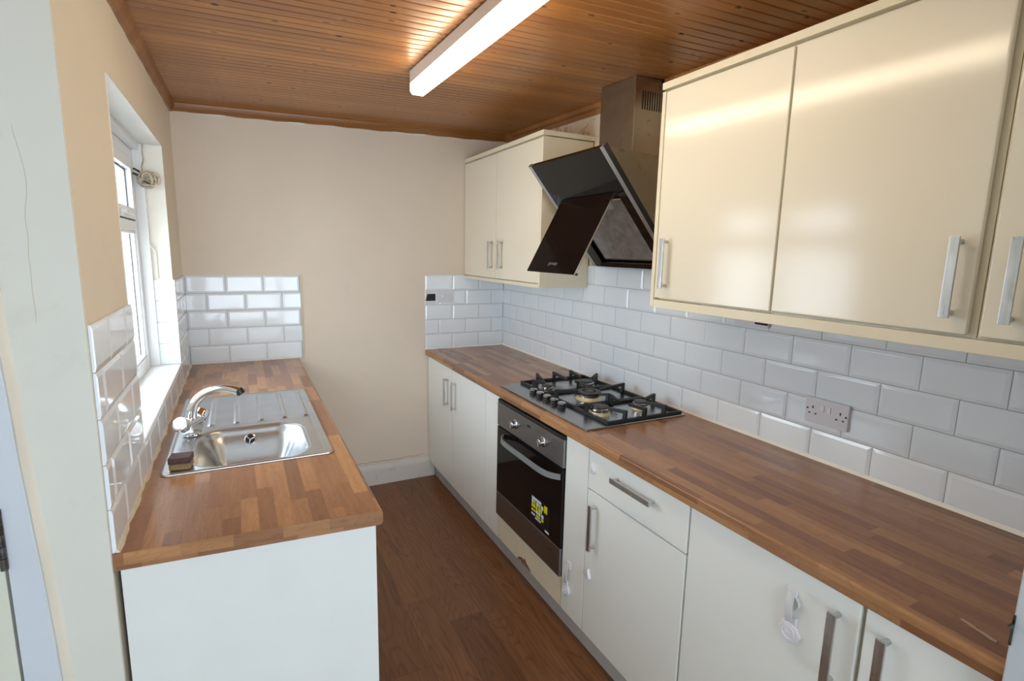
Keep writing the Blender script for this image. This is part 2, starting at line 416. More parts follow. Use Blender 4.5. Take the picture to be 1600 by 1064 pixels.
# kitchen ceiling: beaded pine boards running across the room
cb = MB()
def ceiling_profile():
    pts = []; y = YJ-0.13; P = 0.049; g = 0.0032
    while y < YB+0.03:
        pts += [(y, 0), (y+0.002, g*0.9), (y+0.0045, g), (y+0.007, g*0.9), (y+0.009, 0), (y+P*0.5, -0.0006)]
        y += P
    return pts
pr = ceiling_profile()
xa, xb = XL-0.05, XR+0.05
ra = [cb.bm.verts.new((xa, y, ceilz(xa, y)+d)) for y, d in pr]; rb = [cb.bm.verts.new((xb, y, ceilz(xb, y)+d)) for y, d in pr]
ta = [cb.bm.verts.new((xa, y, ceilz(xa, y)+0.03)) for y, d in pr]; tb = [cb.bm.verts.new((xb, y, ceilz(xb, y)+0.03)) for y, d in pr]
for i in range(len(pr)-1):
    cb.bm.faces.new((ra[i], ra[i+1], rb[i+1], rb[i])); cb.bm.faces.new((ta[i], tb[i], tb[i+1], ta[i+1]))
    cb.bm.faces.new((ra[i], ta[i], ta[i+1], ra[i+1])); cb.bm.faces.new((rb[i], rb[i+1], tb[i+1], tb[i]))
cb.bm.faces.new((ra[0], rb[0], tb[0], ta[0])); cb.bm.faces.new((ra[-1], ta[-1], tb[-1], rb[-1]))
bmesh.ops.recalc_face_normals(cb.bm, faces=cb.bm.faces[:])
struct('ceiling', cb, M_PINE, smooth=50)
c2 = MB(); zt = 2.38
c2.box(-1.75, 2.75, -2.75, YJ-0.131, zt, zt+0.08); c2.box(-1.75, XL-0.051, YJ-0.131, YN, zt, zt+0.08); c2.box(XR+0.051, 2.75, YJ-0.131, YJ+0.12, zt, zt+0.08)
struct('ceiling_near', c2, M_WHITEPAINT, smooth=0)
# wooden edge trims
t1 = MB()
for (a, b) in (((XL, YN), (XL, YB)),):
    n_ = 40
    pts = []
    for i in range(n_+1):
        y = a[1]+(b[1]-a[1])*i/n_; wob = 0.0035*math.sin(i*1.7)+0.003*math.sin(i*0.63)
        z = trimz(XL, y)
        pts.append((y, z, wob))
    prev = None
    for y, z, w_ in pts:
        ring = [t1.bm.verts.new(p) for p in ((XL-0.001, y, z+w_*0.6), (XL+0.011, y, z+w_*0.6), (XL+0.016, y, z+0.012), (XL+0.024, y, z+0.02), (XL+0.03, y, z+0.046), (XL-0.001, y, z+0.046))]
        if prev:
            for k_ in range(6): t1.bm.faces.new((prev[k_], prev[(k_+1)%6], ring[(k_+1)%6], ring[k_]))
        prev = ring
bmesh.ops.recalc_face_normals(t1.bm, faces=t1.bm.faces[:])
struct('trim_1', t1, M_PINETRIM)
t2 = MB(); prev = None; n_ = 50
for i in range(n_+1):
    x = XL+(XR-XL)*i/n_; z = trimz(x, YB); w_ = 0.003*math.sin(i*1.3)+0.003*math.sin(i*0.41)
    ring = [t2.bm.verts.new(p) for p in ((x, YB+0.001, z+w_*0.6), (x, YB-0.011, z+w_*0.6), (x, YB-0.016, z+0.012), (x, YB-0.024, z+0.02), (x, YB-0.03, z+0.046), (x, YB+0.001, z+0.046))]
    if prev:
        for k_ in range(6): t2.bm.faces.new((prev[k_], prev[(k_+1)%6], ring[(k_+1)%6], ring[k_]))
    prev = ring
bmesh.ops.recalc_face_normals(t2.bm, faces=t2.bm.faces[:])
struct('trim_2', t2, M_PINETRIM)
for nm, ya, yb in (('trim_3', 2.181, YB-0.02), ('trim_4', YJ, 1.919)):
    t3 = MB(); prev = None
    for i in range(31):
        y = ya+(yb-ya)*i/30; z = trimz(XR, y)
        ring = [t3.bm.verts.new(p) for p in ((XR+0.001, y, z-0.006), (XR-0.012, y, z-0.006), (XR-0.018, y, z+0.012), (XR-0.034, y, z+0.02), (XR-0.04, y, z+0.046), (XR+0.001, y, z+0.046))]
        if prev:
            for k_ in range(6): t3.bm.faces.new((prev[k_], prev[(k_+1)%6], ring[(k_+1)%6], ring[k_]))
        else: t3.bm.faces.new(ring)
        prev = ring
    t3.bm.faces.new(prev[::-1]); bmesh.ops.recalc_face_normals(t3.bm, faces=t3.bm.faces[:])
    struct(nm, t3, M_PINETRIM)
# flaked plaster filler below the trims
fl = MB()
for x0, x1, h in ((-0.17, -0.02, 0.006), (0.16, 0.40, 0.005), (0.93, 1.15, 0.006), (1.22, 1.5, 0.004)):
    z = trimz((x0+x1)/2, YB)
    fl.prismv([(x0, -h*0.4), (x0+0.02, -h), (x1-0.03, -h*0.8), (x1, 0), (x1, 0.006), (x0, 0.006)], (0, YB+0.001, z), (1, 0, 0), (0, 0, 1), (0, -0.004, 0))
struct('trim_5', fl, M_WHITEPAINT, smooth=0)

# walls (window wall has the window opening)
WY0, WY1, WZ0, WZ1 = 1.845, 3.03, 1.02, 2.05
XO = XL-0.187
wl = MB()
wl.box(XO, XL, YN, WY0, FL-0.1, 2.5); wl.box(XO, XL, WY1, YB+0.12, FL-0.1, 2.5)
wl.box(XO, XL, WY0, WY1, FL-0.1, WZ0-0.02); wl.box(XO, XL, WY0, WY1, WZ1, 2.5)
struct('wall_left', wl, M_BEIGE, smooth=0)
# painted reveal skin round the opening
rv = MB()
rv.box(XL-0.115, XL+0.0012, WY1-0.003, WY1+0.004, WZ0, WZ1); rv.box(XL-0.115, XL+0.0012, WY0-0.004, WY0+0.003, WZ0, WZ1)
struct('trim_6', rv, M_REVEAL, smooth=0)
struct('trim_7', MB().box(XL-0.115, XL+0.0012, WY0-0.004, WY1+0.004, WZ1-0.003, WZ1+0.004), M_WHITEPAINT, smooth=0)
wbk = MB(); wbk.box(XO, XR+0.12, YB, YB+0.12, FL-0.1, 2.5)
struct('wall_back', wbk, M_PINKBEIGE, smooth=0)
struct('wall_right', MB().box(XR, XR+0.12, YJ-0.0, YB, FL-0.1, 2.5), M_PEEL, smooth=0)
struct('wall_nib', MB().box(1.131, 2.75, YJ-0.13, YJ, FL-0.1, 2.46, bev=0.004), M_GLOSSPAINT)
# wall in line with the near end of the window wall, with the side door in it
wn = MB(); DX0, DX1 = -1.22, -0.455
wn.box(-0.415, XL-0.0005, YN-0.004, YN+0.24, FL-0.1, 2.46, bev=0.002); wn.box(-1.75, DX0-0.05, YN-0.004, YN+0.12, FL-0.1, 2.46); wn.box(DX0-0.05, -0.415, YN-0.004, YN+0.12, 2.101, 2.46)
wnear = struct('wall_left_near', wn, M_GREYPAINT)
ck = MB()
cp_ = [(-0.368, 1.83), (-0.366, 1.80), (-0.361, 1.769), (-0.3565, 1.735), (-0.3555, 1.71), (-0.357, 1.686), (-0.362, 1.66), (-0.364, 1.64), (-0.363, 1.604), (-0.366, 1.57), (-0.3655, 1.544), (-0.367, 1.50), (-0.366, 1.454), (-0.369, 1.42)]
ck.tube([(x, YN-0.0036, z) for x, z in cp_], [0.0003]+[0.0007]*12+[0.0003], 6)
tag(ck.build('crack', plain('crack_tan', srgb(190, 178, 150), 0.8), wnear), 'thin wavering crack in the plaster')  # crack drawn as a thin tan tube on the wall face
struct('wall_side_left', MB().box(-1.87, -1.75, -2.87, YN+0.1, FL-0.1, 2.46), M_WHITEPAINT, smooth=0)
struct('wall_side_right', MB().box(2.75, 2.87, -2.87, YJ, FL-0.1, 2.46), M_WHITEPAINT, smooth=0)
wf = MB(); wf.box(-1.75, -0.7, -2.87, -2.75, FL-0.1, 2.46); wf.box(1.9, 2.75, -2.87, -2.75, FL-0.1, 2.46)
wf.box(-0.7, 1.9, -2.87, -2.75, 2.1, 2.46); wf.box(-0.7, 1.9, -2.87, -2.75, FL-0.1, 0.2)
struct('wall_front', wf, M_WHITEPAINT, smooth=0)
def simple_window(nm, axis, c0, c1, z0, z1, at, bars):
    mb = MB()
    def bb(m_, a, b, za, zb2, d0=-0.085, d1=-0.015):
        if axis == 'x': m_.box(a, b, at+d0, at+d1, za, zb2)
        else: m_.box(at+d0, at+d1, a, b, za, zb2)
    for q in [c0]+bars+[c1-0.06]: bb(mb, q, q+0.06, z0, z1)
    bb(mb, c0+0.06, c1-0.06, z0, z0+0.06); bb(mb, c0+0.06, c1-0.06, z1-0.06, z1)
    o = struct(nm, mb, M_UPVC, smooth=0)
    ed = [c0]+bars+[c1-0.06]
    for q0, q1 in zip(ed, ed[1:]):
        g_ = MB(); bb(g_, q0+0.06, q1, z0+0.06, z1-0.06, -0.055, -0.047); g_.build('pane', M_GLASS, o, smooth=0)
simple_window('added_daylight_window', 'x', -0.7, 1.9, 0.2, 2.1, -2.75, [0.57])  # unseen window, added and sized to bring cool daylight into the room

# skirting on the back wall
sk = MB()
zt_ = 0.118
sk.prismv([(YB, FL), (YB-0.02, FL), (YB-0.02, zt_-0.045), (YB-0.014, zt_-0.03), (YB-0.013, zt_-0.012), (YB-0.006, zt_), (YB, zt_)], (0.30, 0, 0), (0, 1, 0), (0, 0, 1), (1.20-0.30, 0, 0))
struct('baseboard_back', sk, M_SKIRT, bevel=0.0015)
crk = MB()
px = 0.62; pts = []
while px < 1.16: pts.append((px, YB-0.0005, 0.135+random.uniform(-0.006, 0.006))); px += 0.03
crk.tube(pts, 0.0012, 5)
struct('trim_8', crk, plain('flaking_plaster_edge', srgb(120, 95, 75), 0.9, var=0.3, scale=80))

# side door at the left edge of the picture
dz = 2.04
dr = MB()
def xfr(z):
    P_ = [(FL, -0.376), (0.657, -0.393), (0.815, -0.397), (0.981, -0.405), (1.088, -0.411), (1.217, -0.4175), (1.321, -0.4195), (1.7, -0.436), (2.12, -0.446)]
    for (z0, x0), (z1, x1) in zip(P_, P_[1:]):
        if z <= z1: return x0+(x1-x0)*(z-z0)/(z1-z0)
    return P_[-1][1]
zz_ = [FL+(dz+0.06-FL)*i/16 for i in range(17)]
dr.prism([(DX1+0.002, FL)]+[(xfr(z), z) for z in zz_]+[(DX1+0.002, dz+0.06)], 'y', YN-0.03, YN-0.004)
dr.box(DX0-0.05, DX0, YN-0.03, YN-0.004, FL, dz+0.06); dr.box(DX0, DX1+0.002, YN-0.03, YN-0.004, dz, dz+0.06)
door = struct('door_1', dr, M_GLOSSPAINT)
lf = MB(); lf.box(DX0+0.003, DX1-0.004, YN-0.028, YN+0.012, FL+0.006, dz-0.003, bev=0.002)
lf.build('door_leaf', plain('greenish_white_door_paint', srgb(214, 214, 200), 0.3, var=0.03), door)
hg = MB()
for i in range(5): hg.cyl((DX1-0.001, YN-0.036, 0.94+i*0.026), (DX1-0.001, YN-0.036, 0.94+i*0.026+0.0245), 0.0065, n=14)
hg.box(DX1-0.026, DX1+0.0, YN-0.0305, YN-0.0275, 0.942, 1.068); hg.box(DX1+0.0, DX1+0.004, YN-0.034, YN-0.0295, 0.942, 1.068)
tag(hg.build('hinge', M_HINGE, door), 'dark paint-flaked butt hinge')
# caulked wavy seam between frame and grey wall
sm = MB(); n_ = 30; prev = None
for i in range(n_+1):
    z = FL+2.1*i/n_; x = xfr(z)+0.0006
    ring = [sm.bm.verts.new(p) for p in ((x-0.004, YN-0.031, z), (x+0.003, YN-0.012, z), (x+0.012, YN-0.0035, z), (x-0.004, YN-0.0035, z))]
    if prev:
        for k_ in range(4): sm.bm.faces.new((prev[k_], prev[(k_+1)%4], ring[(k_+1)%4], ring[k_]))
    prev = ring
bmesh.ops.recalc_face_normals(sm.bm, faces=sm.bm.faces[:])
struct('trim_9', sm, M_CAULK)

# latch plate on the nib wall edge
lp = MB(); lp.box(1.1285, 1.132, YJ-0.004, YJ-0.0005, 0.955, 1.010); lp.prism([(1.129, 0.985), (1.129, 0.996), (1.106, 0.999)], 'y', YJ-0.0045, YJ-0.001)
tag(lp.build('strike_plate', M_HINGE), 'dark steel strike plate on the pale wall edge by the worktop end', 'latch')

# ------------------------------------------------------------------ window 1
XF1, XF0 = XL-0.115, XL-0.185      # inner and outer face of the frame
wd = MB()
fw = 0.055
wd.box(XF0, XF1, WY0-0.03, WY0+fw-0.0, WZ0-0.018, WZ1+0.02, bev=0.004); wd.box(XF0, XF1, WY1-0.012-fw, WY1+0.03, WZ0-0.018, WZ1+0.02, bev=0.004)
wd.box(XF0+0.001, XF1-0.001, WY0+0.02, WY1-0.04, WZ0-0.018, WZ0+fw, bev=0.004); wd.box(XF0+0.001, XF1-0.001, WY0+0.02, WY1-0.04, WZ1-fw-0.022, WZ1+0.02, bev=0.004)
wd.box(XF0+0.001, XF1-0.001, WY0+0.02, WY1-0.04, 1.655, 1.70, bev=0.004); wd.box(XF0+0.001, XF1-0.001, 2.40, 2.46, WZ0, WZ1, bev=0.004)
win = struct('window_1', wd, M_UPVC)
# lining strip beside frame and over it
ls = MB(); ls.box(XL-0.115, XL-0.075, WY1-0.022, WY1-0.002, WZ0, WZ1-0.004, bev=0.002); ls.box(XL-0.115, XL-0.085, WY0, WY1-0.002, WZ1-0.032, WZ1-0.002, bev=0.002)
ls.build('lining_strip', M_UPVC, win)
# opening casements and fixed panes
yfe = WY1-0.012-fw
for k_, (ya, yb) in enumerate(((WY0+fw, 2.40), (2.46, yfe))):
    for (za, zb, cas) in ((WZ0+fw, 1.655, False), (1.70, WZ1-fw-0.022, True)):
        g_ = MB(); gx = 0.012 if cas else 0.0
        if cas:
            cm = MB(); a_, b_, c_, d_ = ya+0.005, yb-0.005, za+0.005, zb-0.005; t_ = 0.048
            for bx_ in ((a_, a_+t_, c_, d_), (b_-t_, b_, c_, d_), (a_+t_-0.004, b_-t_+0.004, c_, c_+t_), (a_+t_-0.004, b_-t_+0.004, d_-t_, d_)):
                cm.box(XF1-0.045, XF1+gx-0.006, bx_[0], bx_[1], bx_[2], bx_[3], bev=0.004)
            cas_o = cm.build('casement', M_UPVC, win)
            s_ = MB(); q_ = a_+t_; r_ = b_-t_; u_ = c_+t_; v_ = d_-t_
            for bx_ in ((q_, q_+0.007, u_, v_), (r_-0.007, r_, u_, v_), (q_, r_, u_, u_+0.007), (q_, r_, v_-0.007, v_)):
                s_.box(XF1-0.0178, XF1-0.0155, bx_[0], bx_[1], bx_[2], bx_[3])
            s_.build('seal', M_BLACKGAP, cas_o, smooth=0)
            sg = MB()
            for bx_ in ((ya, ya+0.005, za, zb), (yb-0.005, yb, za, zb), (ya, yb, za, za+0.005), (ya, yb, zb-0.005, zb)):
                sg.box(XF1-0.02, XF1-0.002, bx_[0], bx_[1], bx_[2], bx_[3])
            sg.build('gasket', M_BLACKGAP, win, smooth=0)
            MB().box(XF1-0.024, XF1-0.018, q_, r_, u_, v_).build('pane', M_GLASS, cas_o, smooth=0)
        else:
            s_ = MB()
            for bx_ in ((ya, ya+0.012, za, zb), (yb-0.012, yb, za, zb), (ya, yb, za, za+0.012), (ya, yb, zb-0.012, zb)):
                s_.box(XF1-0.034, XF1-0.008, bx_[0], bx_[1], bx_[2], bx_[3], bev=0.002)
            s_.build('glazing_bead', M_UPVC, win)
            s_ = MB()
            for bx_ in ((ya+0.012, ya+0.017, za+0.012, zb-0.012), (yb-0.017, yb-0.012, za+0.012, zb-0.012)):
                s_.box(XF1-0.0275, XF1-0.0255, bx_[0], bx_[1], bx_[2], bx_[3])
            s_.build('gasket', M_BLACKGAP, win, smooth=0)
            MB().box(XF1-0.034, XF1-0.028, ya+0.012, yb-0.012, za+0.012, zb-0.012).build('pane', M_GLASS, win, smooth=0)
hd = MB(); hd.box(XF1-0.004, XF1+0.012, 2.60, 2.66, 1.71, 1.735, bev=0.003); hd.box(XF1+0.01, XF1+0.026, 2.60, 2.75, 1.716, 1.732, bev=0.004)
hd.build('window_handle', M_UPVC, win)
sl = MB(); sl.box(XL-0.185, XL+0.010, WY0+0.0, WY1, WZ0-0.019, WZ0, bev=0.005, seg=3)
sl.build('window_sill', M_SILL, win)

# ------------------------------------------------------------------ tiles
def tiled(name, O, U, V, Nn, width, rows, label, capped=True, group=None, gx0=0.0, topcut=None, voff=0.0):
    """rows: list of joint offsets, one per row; O bottom corner, U along the wall, V up, Nn out of the wall"""
    O, U, V, Nn = Vector(O), Vector(U), Vector(V), Vector(Nn)
    mb = MB(); P = lambda u, v, d: O+U*u+V*v+Nn*d
    H = len(rows)*QV if topcut is None else topcut
    mb.mi = 1
    mb.hull8([P(0.001, 0, 0), P(width-0.001, 0, 0), P(width-0.001, 0, 0.0045), P(0.001, 0, 0.0045), P(0.001, H-0.0015, 0), P(width-0.001, H-0.0015, 0), P(width-0.001, H-0.0015, 0.0045), P(0.001, H-0.0015, 0.0045)])
    mb.mi = 0; g = 0.0011; iv = 0.011
    for r, off in enumerate(rows):
        v0, v1 = r*QV+g, min((r+1)*QV-g, H)
        if v1-v0 < 0.01: continue
        u = off-QH*math.ceil(off/QH)
        while u < width:
            a, b = u+g, u+QH-g; ca, cb_ = max(a, 0.0), min(b, width)
            if cb_-ca > 0.006:
                ia, ib = max(a+iv, ca+0.0004), min(b-iv, cb_-0.0004)
                if ib-ia < 0.001: ia, ib = (ca+cb_)/2-0.0005, (ca+cb_)/2+0.0005
                j0, j1 = v0+iv, (v1-iv if (r+1)*QV-g <= H+1e-6 else v1-0.0004)
                jit = random.uniform(-0.0003, 0.0003)
                o0 = [(ca, v0), (cb_, v0), (cb_, v1), (ca, v1)]; o1 = [(ia, j0), (ib, j0), (ib, j1), (ia, j1)]
                A = [mb.bm.verts.new(P(x, y, 0)) for x, y in o0]; B = [mb.bm.verts.new(P(x, y, 0.0055+jit)) for x, y in o0]
                C = [mb.bm.verts.new(P(x, y, 0.0085+jit)) for x, y in o1]
                fs = [mb.bm.faces.new(C), mb.bm.faces.new(A[::-1])]
                for i in range(4):
                    j = (i+1) % 4
                    fs += [mb.bm.faces.new((A[i], A[j], B[j], B[i])), mb.bm.faces.new((B[i], B[j], C[j], C[i]))]
                bmesh.ops.recalc_face_normals(mb.bm, faces=fs)
                for f_ in fs: f_.material_index = 0
            u += QH
    o = mb.build(name, [M_TILE, M_GROUT], smooth=0)
    bv = o.modifiers.new('bevel', 'BEVEL'); bv.width = 0.0007; bv.segments = 1; bv.limit_method = 'ANGLE'; bv.angle_limit = math.radians(12)
    tag(o, label, 'tiles', group); return o
E0 = 0.0006
zb = WT+0.0
# right wall, from the back corner towards the camera (u runs towards -y)
tiled('tile_splashback', (XR-E0, YB-0.006, zb), (0, -1, 0), (0, 0, 1), (-1, 0, 0), YB-0.006-YJ-0.003, [0.2134-QH, 0.1124, 0.2134-QH, 0.1124, 0.2134-QH, 0.1124],
      'long white brick-tile splashback behind hob on right wall', topcut=QV*6)
tiled('tile_splashback', (XR-0.611, YB-E0, zb), (1, 0, 0), (0, 0, 1), (0, -1, 0), 0.611-0.009, [0.0, 0.1015, 0.0, 0.1015, 0.0],
      'white brick-tile splashback on back wall in right corner under wall cupboard')
tiled('tile_splashback', (XL+0.009, YB-E0, zb), (1, 0, 0), (0, 0, 1), (0, -1, 0), 0.612, [0.0, 0.1015, 0.0, 0.1015, 0.0],
      'white brick-tile square on back wall behind the sink worktop')
tiled('tile_splashback', (XL+E0, YN+0.003, zb), (0, 1, 0), (0, 0, 1), (1, 0, 0), WY0-YN-0.003, [0.155, 0.055, 0.155, 0.055, 0.155],
      'white brick-tile panel on left wall between near wall edge and window')
tiled('tile_splashback', (XL+E0, WY0+0.0005, zb), (0, 1, 0), (0, 0, 1), (1, 0, 0), WY1-WY0-0.001, [0.092],
      'single row of white brick tiles under the window sill', topcut=0.0905)
tiled('tile_splashback', (XL+E0, WY1+0.0005, zb), (0, 1, 0), (0, 0, 1), (1, 0, 0), YB-WY1-0.003, [0.0285, 0.13, 0.0285, 0.13, 0.0285],
      'narrow white tile strip on left wall between window and back corner')
# tiled reveal at the far side of the window
tiled('tile_splashback', (XL-0.112, WY1-0.0035, WZ0+0.0005), (1, 0, 0), (0, 0, 1), (0, -1, 0), 0.122, [-0.04]*4,
      'white tiles on the window reveal standing on the sill', topcut=0.412)
# tile edging bead
eb = MB(); eb.box(XL+0.6215, XL+0.627, YB-0.010, YB-E0, WT, WT+5*QV+0.002, bev=0.001)
tag(eb.build('tile_edge_strip', M_CAULK), 'cream plastic strip down the right edge of the left back-wall tiles', 'strip')
# silicone beads
sb = MB(); sb.prismv([(0, 0), (-0.009, 0), (-0.0015, 0.010), (0, 0.010)], (XR-0.008, YJ+0.002, WT), (1, 0, 0), (0, 0, 1), (0, YB-0.012-YJ, 0))
tag(sb.build('sealant_bead', M_SEAL), 'white sealant line between right worktop and wall tiles', 'sealant')
sb = MB(); sb.prismv([(0, 0), (0, 0.007), (-0.007, 0)], (XR-0.62, YB-0.008, WT), (0, 1, 0), (0, 0, 1), (0.61, 0, 0))
tag(sb.build('sealant_bead', M_SEAL), 'white sealant line under the back-wall tiles in the right corner', 'sealant')
sb = MB(); n_ = 60; prev = None
for i in range(n_+1):
    y = YN+0.004+(YB-0.02-YN)*i/n_; w_ = 0.006+0.0025*math.sin(i*1.1)+0.0015*math.sin(i*2.7)
    ring = [sb.bm.verts.new(p) for p in ((XL+0.007, y, WT), (XL+0.009+w_, y, WT), (XL+0.0105, y, WT+w_*0.9+0.003), (XL+0.007, y, WT+w_+0.004))]
    if prev:
        for k_ in range(4): sb.bm.faces.new((prev[k_], prev[(k_+1)%4], ring[(k_+1)%4], ring[k_]))
    else: sb.bm.faces.new(ring)
    prev = ring
sb.bm.faces.new(prev[::-1]); bmesh.ops.recalc_face_normals(sb.bm, faces=sb.bm.faces[:])
tag(sb.build('sealant_bead', M_CREAMSEAL), 'yellowed lumpy sealant line along the left worktop under the window tiles', 'sealant')
sb = MB(); sb.prismv([(0, 0), (0, 0.006), (-0.006, 0)], (XL+0.012, YB-0.008, WT), (0, 1, 0), (0, 0, 1), (0.60, 0, 0))
tag(sb.build('sealant_bead', M_SEAL), 'thin white sealant line under the back-wall tiles behind the sink', 'sealant')

# ------------------------------------------------------------------ handles
def bar_handle(parent, p, axis, out, L=0.172, name='handle'):
    """flat bar handle; p centre of the bar on the door face; axis 'z','y'; out unit vector sign along x"""
    mb = MB(); x, y, z = p; d = 0.032*out; w = 0.0098
    xa_, xb_ = sorted((x+d, x+d-0.007*out))
    if axis == 'z':
        mb.box(xa_, xb_, y-w, y+w, z-L/2, z+L/2, bev=0.0012)
        for s in (-1, 1): mb.cyl((x+out*0.0004, y, z+s*(L/2-0.011)), (x+d-0.005*out, y, z+s*(L/2-0.011)), 0.0065, n=14)
    else:
        mb.box(xa_, xb_, y-L/2, y+L/2, z-w, z+w, bev=0.0012)
        for s in (-1, 1): mb.cyl((x+out*0.0004, y+s*(L/2-0.011), z), (x+d-0.005*out, y+s*(L/2-0.011), z), 0.0065, n=14)
    return mb.build(name, M_HANDLE, parent)
def door_panel(parent, y0, y1, z0, z1, x, mat, name='door', bev=0.003, th=0.018):
    return MB().box(x, x+th, y0+0.0016, y1-0.0016, z0, z1, bev=bev).build(name, mat, parent)

# ------------------------------------------------------------------ right base run
ZD0, ZD1 = 0.085, 0.866
def base_cabinet(name, y0, y1, label, cat='cabinet'):
    t = thing(name, ((XD+0.02+XR)/2, (y0+y1)/2, ZD0), label, cat)
    mb = MB(); b0, b1 = y0+0.0005, y1-0.0005; xf, xk = XD+0.0195, XR-0.012
    mb.box(xf, xk, b0, b0+0.017, ZD0, 0.868); mb.box(xf, xk, b1-0.017, b1, ZD0, 0.868)
    mb.box(xf, xk, b0+0.017, b1-0.017, ZD0, ZD0+0.017); mb.box(xk-0.008, xk, b0+0.017, b1-0.017, ZD0+0.017, 0.868)
    mb.box(xf, xf+0.08, b0+0.017, b1-0.017, 0.851, 0.868)
    mb.build('carcass', M_CARCASS, t, smooth=0); return t
t = base_cabinet('base_cabinet', 2.557, YB-0.004, 'white two-door base cupboard in the back right corner')
d = door_panel(t, 3.069, YB-0.006, ZD0, ZD1, XD, M_CREAM_DAYLIT); bar_handle(d, (XD, 3.142, 0.700), 'z', -1, 0.180)
d = door_panel(t, 2.557, 3.067, ZD0, ZD1, XD, M_CREAM_DAYLIT); bar_handle(d, (XD, 3.003, 0.705), 'z', -1, 0.180)
f1 = MB().box(XD, XD+0.018, 2.381, 2.5555, ZD0, ZD1, bev=0.002)
tag(f1.build('filler_panel', M_CREAM_DAYLIT), 'plain narrow white filler panel left of the oven', 'panel')
# oven
OY0, OY1 = 1.746, 2.378
ov = thing('built_in_oven', ((XD+XR)/2, (OY0+OY1)/2, 0.23), 'built-in electric oven with black glass door and steel controls under the hob', 'oven')
b = MB().box(XD+0.005, XR-0.05, OY0+0.02, OY1-0.02, 0.245, 0.82); b.build('housing', M_BLACKPL, ov, smooth=0)
b = MB().box(XD-0.012, XD+0.004, OY0+0.001, OY1-0.001, 0.718, 0.84, bev=0.0015); pan = b.build('control_panel', M_OVENSTEEL, ov)
b = MB().box(XD-0.010, XD+0.004, OY0+0.001, OY1-0.001, 0.842, 0.855); b.build('vent_gap', M_BLACKPL, ov, smooth=0)
b = MB().box(XD-0.0128, XD-0.011, 2.03, 2.06, 0.805, 0.813); b.build('indicator', M_BLACKGLASS, pan, smooth=0)
for ky in (2.172, 1.908):
    k_ = MB(); k_.lathe([(0.023, 0), (0.023, 0.004), (0.018, 0.006), (0.0165, 0.010), (0.0155, 0.026), (0.013, 0.028), (0, 0.028)], (XD-0.012, ky, 0.780), (-1, 0, 0), 28)
    k_.box(XD-0.044, XD-0.03, ky-0.0045, ky+0.0045, 0.780-0.0175, 0.780+0.0175, bev=0.002)
    k_.build('knob', M_DULLCHROME, ov)
b = MB().box(XD-0.012, XD+0.006, OY0+0.002, OY1-0.002, 0.356, 0.712, bev=0.002); gd = b.build('glass_door', M_BLACKGLASS, ov)
b = MB().box(XD-0.0125, XD+0.006, OY0+0.002, OY1-0.002, 0.228, 0.354, bev=0.0015); tag(b.build('lower_trim', M_OVENSTEEL, ov), 'dark steel strip below the glass')
b = MB(); b.box(XD-0.0118, XD-0.009, OY0+0.11, OY1-0.12, 0.398, 0.402); b.box(XD-0.0122, XD-0.009, OY0+0.001, OY1-0.001, 0.3525, 0.3565)
b.build('trim_line', M_GREYHANDLE, gd, smooth=0)
hb = MB(); pts = []
zc_ = 0.676
for s in range(21):
    a = s/20; y = 2.300+(1.760-2.300)*a
    e = 1-abs(2*a-1)**7
    pts.append((XD-0.014-0.045*e, y, zc_))
hb.sweep(pts, (0, 0, 1), 0.024, 0.008)
hb.build('door_handle', M_GREYHANDLE, gd)
# energy sticker: broken block lettering in yellow and white
stx = XD-0.0126
st = MB().box(stx-0.0003, stx+0.0003, 1.835, 2.005, 0.372, 0.500); sto = st.build('sticker', M_STBLACK, gd, smooth=0)
def st_poly(mb, y, z, w, h): mb.box(stx-0.0008, stx-0.0003, y-w, y, z-h, z)
yl, wh = MB(), MB()
Y0 = 1.995
st_poly(wh, Y0, 0.494, 0.085, 0.012)
for i, w_ in enumerate((0.016, 0.012, 0.018, 0.014, 0.02)): st_poly(wh if i % 2 == 0 else yl, Y0-i*0.021, 0.480, w_, 0.018)
for i, w_ in enumerate((0.018, 0.015, 0.013, 0.018, 0.014)): st_poly(yl, Y0-i*0.02, 0.459, w_, 0.016)
st_poly(yl, Y0-0.112, 0.494, 0.026, 0.034)
for i, w_ in enumerate((0.02, 0.016, 0.02)): st_poly(wh, Y0-0.04-i*0.024, 0.440, w_, 0.016)
for i, w_ in enumerate((0.018, 0.012, 0.02, 0.012, 0.02)): st_poly(yl, Y0-i*0.022, 0.436 if i < 2 else 0.420, w_, 0.012)
for i in range(5): st_poly(wh, Y0-i*0.018, 0.404 if i > 1 else 0.414, 0.014, 0.009)
w3 = MB(); st_poly(w3, 1.872, 0.384, 0.034, 0.009)
yl.build('yellow_print', M_YELLOW, sto, smooth=0); wh.build('white_print', M_STWHITE, sto, smooth=0); w3.build('small_print', M_STWHITE, sto, smooth=0)
# broken cream panel under the oven
kb_ = thing('kick_board', (XD+0.01, (OY0+OY1)/2, 0.088), 'cream board under the oven with a jagged brown chip along its lower edge', 'panel')
y0_, y1_ = OY0+0.002, OY1-0.002
pts = [(y0_, 0.088), (2.008, 0.088), (2.014, 0.100), (2.050, 0.114), (2.076, 0.134), (2.082, 0.118), (2.100, 0.120), (2.146, 0.100), (2.150, 0.088), (y1_, 0.088), (y1_, 0.225), (y0_, 0.225)]
mb = MB(); mb.prism(pts, 'x', XD, XD+0.004); tag(mb.build('face_layer', M_CARCASS, kb_, smooth=0), 'cream face with a jagged chip missing')
pts = [(y0_, 0.088), (2.110, 0.088), (2.116, 0.095), (2.128, 0.094), (2.133, 0.088), (y1_, 0.088), (y1_, 0.224), (y0_, 0.224)]
mb = MB(); mb.prism(pts, 'x', XD+0.0041, XD+0.018); tag(mb.build('board_core', M_CHIP, kb_, smooth=0), 'raw brown board core')
